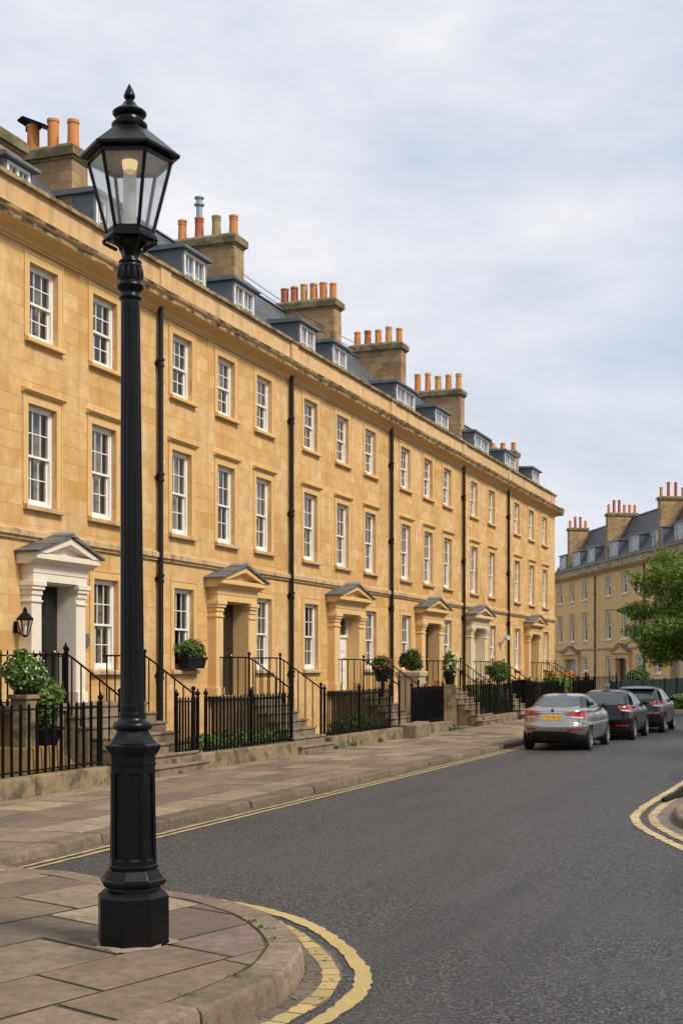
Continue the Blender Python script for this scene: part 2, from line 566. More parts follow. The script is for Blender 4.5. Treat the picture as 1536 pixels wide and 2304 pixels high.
def kerb_stones(path, top, side, length=(.7, 1.15), width=.30, step=.12, foot=ROAD - .02, name='kerb', tone=1.0):
    """one kerb: separate dressed stones laid along the path; side = +1 when the pavement lies to the right"""
    mb = MB()
    i = 0
    gap = .012
    tones = [(.30, .22, .14), (.36, .265, .17), (.26, .195, .13), (.33, .25, .165), (.38, .295, .195)]
    while i < len(path) - 2:
        n = max(2, int(random.uniform(*length) / step))
        seg = path[i:i + n + 1]
        if len(seg) < 2:
            break
        i += n
        seg = [Vector(p) for p in seg]
        seg[0] = seg[0] + (seg[1] - seg[0]).normalized() * gap
        inn = offset(seg, side * width)
        dz = random.uniform(-.006, .006)
        out_j = random.uniform(-.018, .018)
        seg = offset(seg, side * out_j)
        mid = offset(seg, side * .035)
        mid0 = offset(seg, side * .010)
        low = offset(seg, side * -.012)
        vs, fs = [], []
        K = len(seg)
        z = top + dz
        for q in range(K):
            wv = random.uniform(-.010, .006)
            vs += [(*low[q], foot), (*seg[q], z - .05 + wv), (*mid0[q], z - .018 + wv), (*mid[q], z + wv * .5), (*inn[q], z), (*inn[q], foot)]
        for q in range(K - 1):
            for e_ in range(5):
                fs.append((q * 6 + e_, q * 6 + e_ + 1, (q + 1) * 6 + e_ + 1, (q + 1) * 6 + e_))
        fs += [(0, 5, 4, 3, 2, 1), tuple((K - 1) * 6 + e_ for e_ in (0, 1, 2, 3, 4, 5))]
        mb.add(vs, fs, 0, jit(tuple(x * tone for x in random.choice(tones))))
    o = mb.build(name, M['kerb'], smooth=30)
    return tag(o, kind='structure')

def clip_convex(poly, clip):
    """Sutherland-Hodgman, clip counter-clockwise"""
    out = poly
    for i in range(len(clip)):
        a, b = clip[i], clip[(i + 1) % len(clip)]
        e_ = b - a
        inp, out = out, []
        for j in range(len(inp)):
            p, q = inp[j], inp[(j + 1) % len(inp)]
            sp = e_.x * (p.y - a.y) - e_.y * (p.x - a.x)
            sq = e_.x * (q.y - a.y) - e_.y * (q.x - a.x)
            if sp >= 0: out.append(p)
            if (sp >= 0) != (sq >= 0):
                out.append(p + (q - p) * (sp / (sp - sq)))
        if len(out) < 3:
            return []
    return out

FLAGS = [(.32, .238, .155), (.37, .28, .185), (.265, .198, .135), (.34, .255, .17), (.285, .212, .15), (.19, .142, .105), (.40, .31, .21), (.265, .190, .132)]
def flags(name, to_world, u0, u1, v0, v1, top, rows=(.45, .75), lens=(.6, 1.25), clip=None, gap=.011, skew=0.0):
    mb = MB()
    v = v0
    while v < v1:
        h = min(random.uniform(*rows), v1 - v)
        if v1 - (v + h) < .2: h = v1 - v
        u = u0 - random.uniform(0, 1)
        while u < u1:
            w = random.uniform(*lens)
            a = [Vector((u + gap, v + gap)), Vector((u + w - gap, v + gap)), Vector((u + w - gap, v + h - gap)), Vector((u + gap, v + h - gap))]
            a = [p + Vector((skew * (p.y - v0) + random.uniform(-.012, .012), random.uniform(-.006, .006))) for p in a]
            poly = [to_world(p.x, p.y) for p in a]
            poly = [Vector(p[:2]) for p in poly]
            area = sum(p.x * q.y - q.x * p.y for p, q in zip(poly, poly[1:] + poly[:1]))
            if area < 0: poly.reverse()
            if clip: poly = clip_convex(poly, clip)
            u += w
            if len(poly) < 3: continue
            cen = sum(poly, Vector((0, 0))) / len(poly)
            inn = [p + (cen - p).normalized() * .008 for p in poly]
            z = top + random.uniform(-.004, .003)
            tl = [random.uniform(-.002, .002) for _ in range(2)]
            n = len(poly)
            zz = lambda p: z + (p.x - cen.x) * tl[0] + (p.y - cen.y) * tl[1]
            vs = [(*p, top - .03) for p in poly] + [(*p, zz(p) - .005) for p in poly] + [(*p, zz(p)) for p in inn]
            mb.add(vs[:2 * n], [(i, (i + 1) % n, n + (i + 1) % n, n + i) for i in range(n)], 0, (.045, .042, .024))
            fs = [(n + i, n + (i + 1) % n, 2 * n + (i + 1) % n, 2 * n + i) for i in range(n)]
            fs.append(tuple(range(2 * n, 3 * n)))
            mb.add(vs, fs, 0, jit(random.choice(FLAGS), .1))
        v += h
    return tag(mb.build(name, M['flag']), kind='structure')

def strip(path, d0, d1, z, mat, name, c=(.55, .40, .13), wob=.012, seg=None, gap=.0, label=None, thick=0.0, var=.05):
    """painted line / sett course between two offsets of a path"""
    mb = MB()
    i = 0
    K = len(path)
    A = offset(path, d0)
    B = offset(path, d1)
    wa = [random.uniform(-wob, wob) for _ in range(K)]
    wb = [random.uniform(-wob, wob) for _ in range(K)]
    dirs = [(B[q] - A[q]).normalized() for q in range(K)]
    while i < K - 1:
        n = seg if seg else 6
        j = min(i + n, K - 1)
        col = jit(c, var)
        for q in range(i, j):
            a0, a1 = A[q] + dirs[q] * wa[q], A[q + 1] + dirs[q + 1] * wa[q + 1]
            b0, b1 = B[q] + dirs[q] * wb[q], B[q + 1] + dirs[q + 1] * wb[q + 1]
            if gap and q == i:
                a0 = a0 + (a1 - a0) * gap; b0 = b0 + (b1 - b0) * gap
            mb.quad((*a0, z), (*b0, z), (*b1, z), (*a1, z), 0, col)
        i = j
    o = mb.build(name, mat)
    return tag(o, kind='structure')

# ------------------------------------------------------------------ ground, road
def sheet(name, x0, x1, y0, y1, z, mat, n=1):
    mb = MB()
    mb.quad((x0, y0, z), (x1, y0, z), (x1, y1, z), (x0, y1, z))
    return tag(mb.build(name, mat), kind='structure')
sheet('ground', -1500, 1500, -300, 2600, -.5, M['earth'])
sheet('road', -60, 90, -12, 120, ROAD, M['asphalt'])

# --- pavement along the terrace
DK = 8.75
kp = [W(s, DK) for s in (-14, -6, 2, 10, 20, 30, 40, 50, 58)]
kp += [Vector((13.6, 61.0, 0)), Vector((14.7, 64.6, 0)), Vector((16.4, 66.2, 0)), Vector((18.6, 66.3, 0)), Vector((22.5, 65.0, 0)), Vector((32, 61, 0))]
kerb_l = smooth_path(kp, .12)          # walking away; pavement on the left
kerb_stones(kerb_l, 0.0, -1, name='kerb', tone=.66)
mb = MB()
inner = offset(kerb_l, -.26)
back = [W(s, 12.9) for s in (-14, 70.5)]
poly = [Vector(p[:2]) for p in inner] + [Vector((40, 75)), Vector(back[1][:2]), Vector(back[0][:2])]
mb.add([(*p, -.012) for p in poly], [tuple(range(len(poly)))])
tag(mb.build('pavement_base', M['joint'], recalc=False), kind='structure')
flags('pavement', lambda s, d: W(s, d), -12, 60, DK + .31, 12.36, 0.0, rows=(.5, .82), lens=(.65, 1.35), gap=.016)
flags('pavement', lambda s, d: W(s, d), 58.5, 69, DK + .9, 12.36, -.003, rows=(.5, .8), lens=(.6, 1.2))
strip(kerb_l, .04, .17, ROAD + .004, M['gutter'], 'gutter', (.15, .12, .09), .01, 4, .12, var=.25)
strip(kerb_l, .20, .275, ROAD + .008, M['paint'], 'yellow_line', (.42, .315, .15), .012)
strip(kerb_l, .355, .435, ROAD + .008, M['paint'], 'yellow_line', (.42, .315, .15), .012)

# --- near corner pavement with the lamp
NZ = .07
nose_px = [(0, 1945), (158, 1960), (281, 1985), (381, 2001), (469, 2013), (539, 2031), (609, 2055), (656, 2084), (682, 2113), (686, 2132), (650, 2181), (586, 2213), (486, 2257), (387, 2295)]
nose = [ground(x, y, NZ) for x, y in nose_px]
nose = [Vector((-13, 20.5, 0)), Vector((-6.2, 15.5, 0))] + nose + [Vector((-1.6, 6.45, 0)), Vector((-2.7, 5.0, 0)), Vector((-5.5, 2.6, 0))]
kerb_n = smooth_path(nose, .07)        # pavement on the right hand side
kerb_stones(kerb_n, NZ, 1, (.62, 1.0), .27, .07, name='kerb')
inn_n = offset(kerb_n, .24)
basep = [Vector(p) for p in inn_n] + [Vector((-14, 2.6)), Vector((-16, 20.5))]
mb = MB()
mb.add([(*p, NZ - .012) for p in basep], [tuple(range(len(basep)))])
tag(mb.build('pavement_base', M['joint'], recalc=False), kind='structure')
clip_n = offset(kerb_n, .292)[::6] + [Vector((-14, 2.6)), Vector((-16, 20.5))]
ar = sum(p.x * q.y - q.x * p.y for p, q in zip(clip_n, clip_n[1:] + clip_n[:1]))
if ar < 0: clip_n.reverse()
# keep the clip polygon convex
def hull(pts):
    pts = sorted(pts, key=lambda p: (p.x, p.y))
    def half(ps):
        o_ = []
        for p in ps:
            while len(o_) > 1 and (o_[-1].x - o_[-2].x) * (p.y - o_[-2].y) - (o_[-1].y - o_[-2].y) * (p.x - o_[-2].x) <= 0: o_.pop()
            o_.append(p)
        return o_[:-1]
    return half(pts) + half(pts[::-1])
clip_n = hull(clip_n)
ang = R(54)
flags('pavement', lambda u, v: Vector((-3.2 + u * math.cos(ang) - v * math.sin(ang), 9.5 + u * math.sin(ang) + v * math.cos(ang))), -9, 7, -7, 8, NZ - .002, rows=(.62, .95), lens=(.8, 1.7), clip=clip_n, gap=.019, skew=.08)
# gutter setts and double yellow lines round the corner
outer_px = [(571, 2038), (703, 2078), (779, 2125), (820, 2166), (838, 2203), (820, 2242), (762, 2289)]
oy = [ground(x, y, ROAD) for x, y in outer_px]
oy = [Vector((-3.0, 14.05, 0)), Vector((-1.75, 13.1, 0))] + oy + [Vector((-.45, 7.55, 0)), Vector((-1.3, 6.3, 0)), Vector((-2.6, 4.7, 0))]
line_n = smooth_path(oy, .07)
lo_, hi_ = 22, len(line_n)
strip(line_n[lo_:], 0, .125, ROAD + .008, M['paint'], 'yellow_line', (.50, .37, .15), .013)
strip(line_n[lo_ + 4:], .225, .355, ROAD + .008, M['paint'], 'yellow_line', (.46, .345, .155), .012, 3, .18, var=.16)
strip(kerb_n, -.27, -.0, ROAD + .004, M['gutter'], 'gutter', (.17, .135, .10), .012, 3, .1, var=.22)

# --- right hand pavement corner
ky = [Vector((4.02, 1.0, 0)), Vector((4.05, 8, 0)), Vector((4.06, 13, 0)), Vector((4.08, 15.9, 0)), Vector((4.05, 17.6, 0)), Vector((4.15, 19.1, 0)), Vector((4.65, 20.9, 0)), Vector((6.65, 26.0, 0)), Vector((10.5, 36, 0)), Vector((17, 53, 0))]
line_r = smooth_path(ky, .09)          # walking away; pavement on the right
strip(line_r, 0, .13, ROAD + .008, M['paint'], 'yellow_line', (.56, .43, .235), .014, 3, .13, var=.14)
strip(line_r, .25, .385, ROAD + .008, M['paint'], 'yellow_line', (.52, .40, .23), .012, 3, .2, var=.18)
strip(line_r, .25, .62, ROAD + .004, M['gutter'], 'gutter', (.21, .175, .145), .008, 3, .12, var=.2)
kerb_r = offset(line_r, .62)
kerb_stones(kerb_r, 0.0, 1, (.8, 1.2), .28, .09, name='kerb')
inn_r = offset(kerb_r, .25)
pr = [Vector(p) for p in inn_r] + [Vector((34, 50)), Vector((34, 1))]
mb = MB()
mb.add([(*p, -.012) for p in pr], [tuple(range(len(pr)))])
tag(mb.build('pavement_base', M['joint'], recalc=False), kind='structure')
clip_r = hull([Vector(p) for p in offset(kerb_r, .29)[40::8]] + [Vector((12, 44)), Vector((12, 8))])
flags('pavement', lambda u, v: Vector((v, u)), 8, 30, 4.2, 11, -.003, rows=(.55, .8), lens=(.7, 1.3), clip=clip_r)
# ------------------------------------------------------------------ terraces
T1 = dict(origin=Vector((0, 0, 0)), D=14.7,
          f2=(8.44, 9.89), f1=(5.22, 7.17), g=(2.04, 3.95), string=(4.53, 4.75), groove=10.15,
          corn=(10.30, 10.56), par=11.38, wall='wall', land=1.38, cap=3.74, ent=4.26, apex=4.66,
          ridge=(3.45, 14.35), roof0=(.62, 11.15), base=-.1)
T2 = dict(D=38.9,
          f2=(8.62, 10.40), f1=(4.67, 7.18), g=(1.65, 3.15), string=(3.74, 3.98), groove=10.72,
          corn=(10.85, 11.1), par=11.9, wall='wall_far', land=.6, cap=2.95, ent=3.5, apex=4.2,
          ridge=(3.6, 16.3), roof0=(.7, 11.4), base=-.4)
N2 = Vector((.9925, .122, 0)); D2 = Vector((.122, -.9925, 0))
def SX2(x, D):
    u = (x - CX) / F
    Z = D / (u * N2.x + N2.y)
    return u * Z * D2.x + Z * D2.y
RZ2 = math.atan2(D2.y, D2.x)

_win_cache = {}
def make_window(w, h, cols, rows, hood, kind, parent, loc, sillproj=.09, weather=True, big=False):
    key = (round(w, 2), round(h, 2), cols, rows, hood, kind)
    if key in _win_cache:
        return dup(_win_cache[key], parent, loc)
    # origin: lower left corner of the opening on the wall plane, x right, y into the building
    fw = .06 if cols > 2 else .10
    m = MB()
    yb = .11
    m.box(0, fw, yb, yb + .12, 0, h); m.box(w - fw, w, yb, yb + .12, 0, h)
    m.box(fw, w - fw, yb, yb + .12, h - fw, h); m.box(fw, w - fw, yb - .02, yb + .12, 0, .06)
    mid = h * .5
    bw = .04 if cols > 2 else .07
    def sash(y, z0, z1, bot, top):
        x0, x1 = fw, w - fw
        m.box(x0, x0 + bw, y, y + .045, z0, z1); m.box(x1 - bw, x1, y, y + .045, z0, z1)
        m.box(x0 + bw, x1 - bw, y, y + .045, z0, z0 + bot); m.box(x0 + bw, x1 - bw, y, y + .045, z1 - top, z1)
        gx0, gx1, gz0, gz1 = x0 + bw, x1 - bw, z0 + bot, z1 - top
        g = .019
        for i in range(1, cols):
            xx = gx0 + (gx1 - gx0) * i / cols
            m.box(xx - g / 2, xx + g / 2, y + .008, y + .037, gz0, gz1)
        xs = [gx0] + [gx0 + (gx1 - gx0) * i / cols for i in range(1, cols)] + [gx1]
        for i in range(1, rows):
            zz = gz0 + (gz1 - gz0) * i / rows
            for a, b in zip(xs, xs[1:]):
                m.box(a + (g / 2 if a != gx0 else 0), b - (g / 2 if b != gx1 else 0), y + .01, y + .035, zz - g / 2, zz + g / 2)
        return gx0, gx1, gz0, gz1, y + .022
    p1 = sash(yb + .015, mid - .022, h - fw, .045, .04)
    p2 = sash(yb + .064, .06, mid + .022, .085, .045)
    win = m.build('window', M['white'], parent, loc=loc)
    gm = MB()
    for a, b, c, d, y in (p1, p2):
        gm.quad((a, y, c), (b, y, c), (b, y, d), (a, y, d))
    gm.build('pane', M['glass'], win)
    sm = MB()
    ex = .17
    sm.prism_x([(-sillproj - .02, -.10), (.11, -.10), (.11, .012), (-sillproj, -.012), (-sillproj - .02, -.03)], -ex, w + ex)
    sm.build('sill', M['white'] if cols == 2 else (M['sill'] if weather else M['trim']), win, bevel=.008)
    am = MB()
    aw, ap = .155, .016
    am.box(-aw, -.002, -ap, 0, .012, h + aw); am.box(w + .002, w + aw, -ap, 0, .012, h + aw); am.box(-.002, w + .002, -ap, 0, h + .002, h + aw)
    am.box(-aw - .03, -aw, -ap - .012, 0, .012, h + aw + .03); am.box(w + aw, w + aw + .03, -ap - .012, 0, .012, h + aw + .03)
    am.box(-aw, w + aw, -ap - .012, 0, h + aw, h + aw + .03)
    if hood:
        am.prism_x([(0, h + aw + .03), (-.06, h + aw + .03), (-.11, h + aw + .075), (-.11, h + aw + .10), (0, h + aw + .13)], -aw - .07, w + aw + .07)
    am.build('architrave', M['trim'], win)
    cm = MB()
    # dark room behind the glass, lined, with curtains
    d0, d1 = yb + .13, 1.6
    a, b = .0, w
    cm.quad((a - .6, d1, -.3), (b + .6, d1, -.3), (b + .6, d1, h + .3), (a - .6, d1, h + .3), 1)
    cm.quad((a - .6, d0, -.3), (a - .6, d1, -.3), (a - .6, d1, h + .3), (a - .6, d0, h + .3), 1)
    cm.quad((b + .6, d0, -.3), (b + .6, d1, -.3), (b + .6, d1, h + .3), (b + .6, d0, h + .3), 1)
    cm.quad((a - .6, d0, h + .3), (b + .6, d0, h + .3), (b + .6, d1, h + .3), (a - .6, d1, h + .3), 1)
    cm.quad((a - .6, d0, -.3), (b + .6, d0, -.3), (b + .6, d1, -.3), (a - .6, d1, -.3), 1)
    def drape(x0, x1, z0, mi):
        n = 14
        pts = [(x0 + (x1 - x0) * i / n, d0 + .10 + .03 * math.sin(i * 1.9)) for i in range(n + 1)]
        vs = [(x, y, z0) for x, y in pts] + [(x, y, h) for x, y in pts]
        cm.add(vs, [(i, i + 1, n + 2 + i, n + 1 + i) for i in range(n)], mi)
    if kind == 'c':            # drawn back to both sides
        drape(w * .70, w, 0, 0); drape(0, w * .16, 0, 0)
    elif kind == 'b':          # roller blind part way down
        cm.quad((fw, d0 + .03, h * .52), (w - fw, d0 + .03, h * .52), (w - fw, d0 + .03, h), (fw, d0 + .03, h), 2)
        drape(w * .76, w, 0, 0)
    elif kind == 'n':          # net curtain
        drape(fw, w - fw, 0, 3)
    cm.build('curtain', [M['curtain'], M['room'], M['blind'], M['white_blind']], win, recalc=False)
    _win_cache[key] = win
    return win


def make_dormer(parent, x0, x1, y0, z0, z1, depth, cols=2):
    """lead clad dormer: cheeks, flat roof with drip edge, white casement front"""
    m = MB()
    w = x1 - x0
    fr = .09
    m.box(x0, x0 + fr, y0, y0 + depth, z0, z1 - .08, 0)
    m.box(x1 - fr, x1, y0, y0 + depth, z0, z1 - .08, 0)
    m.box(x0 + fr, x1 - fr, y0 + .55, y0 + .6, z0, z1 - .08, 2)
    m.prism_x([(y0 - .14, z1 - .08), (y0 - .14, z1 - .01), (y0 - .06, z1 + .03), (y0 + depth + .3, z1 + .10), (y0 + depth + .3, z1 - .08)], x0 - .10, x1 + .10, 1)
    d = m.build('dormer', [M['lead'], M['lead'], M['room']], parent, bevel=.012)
    f = MB()
    a, b, c, e_ = x0 + fr, x1 - fr, z0 + .02, z1 - .1
    y = y0 + .02
    t = .075
    f.box(a, a + t, y - .03, y + .07, c, e_); f.box(b - t, b, y - .03, y + .07, c, e_)
    f.box(a + t, b - t, y - .03, y + .07, e_ - t, e_); f.box(a + t, b - t, y - .03, y + .07, c, c + t)
    for i in range(1, cols):
        xx = a + (b - a) * i / cols
        f.box(xx - .045, xx + .045, y - .01, y + .06, c + t, e_ - t)
    for i in range(cols):
        xa = a + (b - a) * i / cols + .045; xb = a + (b - a) * (i + 1) / cols - .045
        f.box((xa + xb) / 2 - .012, (xa + xb) / 2 + .012, y + .005, y + .045, c + t, e_ - t)
        for q in (.36, .68):
            zz = c + t + (e_ - c - 2 * t) * q
            f.box(xa, (xa + xb) / 2 - .012, y + .008, y + .042, zz - .011, zz + .011)
            f.box((xa + xb) / 2 + .012, xb, y + .008, y + .042, zz - .011, zz + .011)
    wf = f.build('dormer_window', M['white'], d)
    wf.matrix_parent_inverse = Matrix()
    g = MB()
    g.quad((a, y + .03, c), (b, y + .03, c), (b, y + .03, e_), (a, y + .03, e_))
    n = 16
    pts = [(a + (b - a) * i / n, y + .16 + .02 * math.sin(i * 2.1)) for i in range(n + 1)]
    g.add([(x, yy, c) for x, yy in pts] + [(x, yy, e_) for x, yy in pts], [(i, i + 1, n + 2 + i, n + 1 + i) for i in range(n)], 1)
    # pane and lace curtain are joined to the casement: window > pane keeps one level
    g.build('dormer_pane', [M['glass'], M['white_blind']], d, recalc=False)
    return d


def pot_profile(kind, r, h):
    if kind == 0:
        return [(r * .98, 0), (r * .94, h * .1), (r * .86, h * .86), (r * .98, h * .88), (r * .98, h * .93), (r * .90, h * .94), (r * .90, h), (r * .72, h), (r * .7, h * .8)]
    if kind == 1:
        return [(r, 0), (r * .88, h * .78), (r * .98, h * .80), (r * .98, h * .84), (r * .88, h * .85), (r * .88, h * .90), (r * 1.0, h * .91), (r * 1.0, h), (r * .78, h), (r * .76, h * .8)]
    return [(r * .9, 0), (r * .92, h * .9), (r * 1.02, h * .92), (r * 1.02, h), (r * .8, h), (r * .78, h * .85)]


def make_chimney(parent, x0, x1, y0, y1, zb, zt, pots, cap_h=.36, stone_m='chimney'):
    """pots: list of (position 0..1 along the stack, kind, radius, height, material, cowl)"""
    m = MB()
    m.box(x0, x1, y0, y1, zb, zt - cap_h, 0)
    m.box(x0 - .04, x1 + .04, y0 - .04, y1 + .04, zt - cap_h, zt - cap_h + .06, 1)
    m.box(x0 - .10, x1 + .10, y0 - .10, y1 + .10, zt - cap_h + .06, zt - .10, 1)
    m.add([(x0 - .10, y0 - .10, zt - .10), (x1 + .10, y0 - .10, zt - .10), (x1 + .10, y1 + .10, zt - .10), (x0 - .10, y1 + .10, zt - .10),
           (x0 + .02, y0 + .02, zt), (x1 - .02, y0 + .02, zt), (x1 - .02, y1 - .02, zt), (x0 + .02, y1 - .02, zt)],
          [(0, 1, 5, 4), (1, 2, 6, 5), (2, 3, 7, 6), (3, 0, 4, 7), (4, 5, 6, 7)], 1)
    m.box(x0 - .025, x1 + .025, y0 - .025, y1 + .025, zb + .9, zb + 1.02, 2)
    ch = m.build('chimney_stack', [M[stone_m], M['chimney_cap'], M['lead']], parent, bevel=.012)
    for f_, kind, r, h, mat, cowl in pots:
        p = MB()
        p.lathe(pot_profile(kind, r, h), 18)
        y = y0 + .18 + (y1 - y0 - .36) * f_
        po = p.build('chimney_pot', M[mat], ch, smooth=35, loc=((x0 + x1) / 2, y, zt - .03))
        if cowl == 'flue':
            q = MB()
            q.lathe([(.09, h - .1), (.09, h + .34), (.15, h + .36), (.15, h + .41), (.09, h + .43), (.09, h + .55), (.14, h + .56), (.14, h + .60), (.02, h + .62)], 14)
            q.build('flue_cowl', M['cowl'], ch, smooth=35, loc=((x0 + x1) / 2, y, zt - .03))
        elif cowl == 'hood':
            q = MB()
            q.prism_x([(-.46, h - .16), (.16, h + .13), (.30, h + .08), (.30, h + .12), (.16, h + .19), (-.46, h - .10)], -.2, .2)
            q.box(-.02, .02, -.2, -.16, h - .1, h + .06); q.box(-.02, .02, .16, .2, h - .1, h + .06)
            q.build('slate_cowl', M['black_iron'], ch, loc=((x0 + x1) / 2, y, zt - .03))
    return ch


def make_portico(T, parent, cx, w, mat, door_mat, transom=False, doorw=None, side=.165, proj=.27):
    L_, CP, EN, AP = T['land'], T['cap'], T['ent'], T['apex']
    pw = w * side
    xo = w / 2
    m = MB()
    for sgn in (-1, 1):
        a, b = sorted((cx + sgn * xo, cx + sgn * (xo - pw)))
        m.box(a, b, -proj + .04, 0, L_, CP - .26)
        m.box(a - .03, b + .03, -proj, -.001, L_, L_ + .22)
        m.box(a - .025, b + .025, -proj + .01, -.001, CP - .40, CP - .36)
        m.box(a - .02, b + .02, -proj + .015, -.001, CP - .26, CP - .16)
        m.box(a - .05, b + .05, -proj - .02, -.001, CP - .16, CP - .09)
        m.box(a - .07, b + .07, -proj - .045, -.001, CP - .09, CP)
    h1 = CP + (EN - CP) * .62
    m.box(cx - xo, cx + xo, -proj, 0, CP, CP + (h1 - CP) * .5)
    m.box(cx - xo - .015, cx + xo + .015, -proj - .015, -.001, CP + (h1 - CP) * .5, h1)
    m.prism_x([(0, h1), (-proj - .03, h1), (-proj - .07, h1 + .05), (-proj - .20, h1 + .09), (-proj - .20, EN), (0, EN)], cx - xo - .17, cx + xo + .17)
    ex = xo + .19
    # raking cornices of the pediment and tympanum
    th = .11
    for sgn in (-1, 1):
        pr = [(cx + sgn * ex, EN), (cx + sgn * (ex - .34), EN), (cx, AP - .17), (cx, AP - .03), ]
        m.prism_y(pr, -proj - .22, -.002)
    m.prism_y([(cx - ex + .34, EN), (cx + ex - .34, EN), (cx, AP - .17)], -proj - .05, -.003)
    sr = m.build('door_surround', M[mat], parent, bevel=.006)
    # slate covering of the hood
    r = MB()
    for sgn in (-1, 1):
        r.prism_y([(cx + sgn * (ex + .06), EN + .0), (cx + sgn * (ex + .06), EN + .045), (cx, AP + .05), (cx, AP - .02)], -proj - .27, -.001)
    r.prism_y([(cx - .07, AP + .03), (cx + .07, AP + .03), (cx, AP + .085)], -proj - .28, -.001, 1)
    r.build('hood_roof', [M['hood_slate'], M['lead_pale']], parent)
    # passage lining and door
    ow = xo - pw
    li = MB()
    dy = .22
    li.box(cx - ow, cx - ow + .03, -proj + .05, dy, L_, CP - .01); li.box(cx + ow - .03, cx + ow, -proj + .05, dy, L_, CP - .01)
    li.box(cx - ow, cx + ow, -proj + .05, dy, CP - .03, CP - .01)
    li.box(cx - ow - .05, cx + ow + .05, -proj, dy, L_ - .06, L_ - .004)
    li.build('door_reveal', M[mat], parent)
    d = MB()
    z1 = CP - .02
    if transom:
        zt = L_ + (CP - L_) * .70
        d.box(cx - ow, cx + ow, dy - .05, dy + .03, zt, zt + .09)
        d.box(cx - ow, cx - ow + .07, dy - .05, dy + .03, zt + .09, z1); d.box(cx + ow - .07, cx + ow, dy - .05, dy + .03, zt + .09, z1)
        d.box(cx - ow + .07, cx + ow - .07, dy - .05, dy + .03, z1 - .07, z1)
        z1 = zt
    d.box(cx - ow, cx + ow, dy, dy + .06, L_, z1)
    pwid = (2 * ow - .36) / 2
    hz = z1 - L_
    for i in (0, 1):
        xa = cx - ow + .12 + i * (pwid + .12)
        for za, zb in ((.12, .33), (.38, .68), (.73, .93)):
            d.box(xa, xa + pwid, dy - .014, dy - .001, L_ + hz * za, L_ + hz * zb)
            d.box(xa + .05, xa + pwid - .05, dy - .024, dy - .014, L_ + hz * za + .05, L_ + hz * zb - .05)
    dr = d.build('door', M[door_mat], parent, bevel=.004)
    hd = MB()
    hd.ball((cx + ow * .66, dy - .06, L_ + 1.02), .035, 8)
    hd.box(cx + ow * .66 - .008, cx + ow * .66 + .008, dy - .06, dy, L_ + 1.01, L_ + 1.03)
    hd.build('door_handle', M['brass'], dr, smooth=40)
    hd = MB()
    hd.box(cx - .12, cx + .12, dy - .03, dy - .025, L_ + .95, L_ + 1.0)
    hd.build('letter_plate', M['brass'], dr)
    if transom:
        g = MB()
        g.quad((cx - ow + .05, dy - .01, zt + .08), (cx + ow - .05, dy - .01, zt + .08), (cx + ow - .05, dy - .01, CP - .08), (cx - ow + .05, dy - .01, CP - .08))
        g.quad((cx - ow + .05, dy + .3, zt), (cx + ow - .05, dy + .3, zt), (cx + ow - .05, dy + .3, CP), (cx - ow + .05, dy + .3, CP), 1)
        g.build('fanlight', [M['glass'], M['blind']], dr, recalc=False)
    return ow


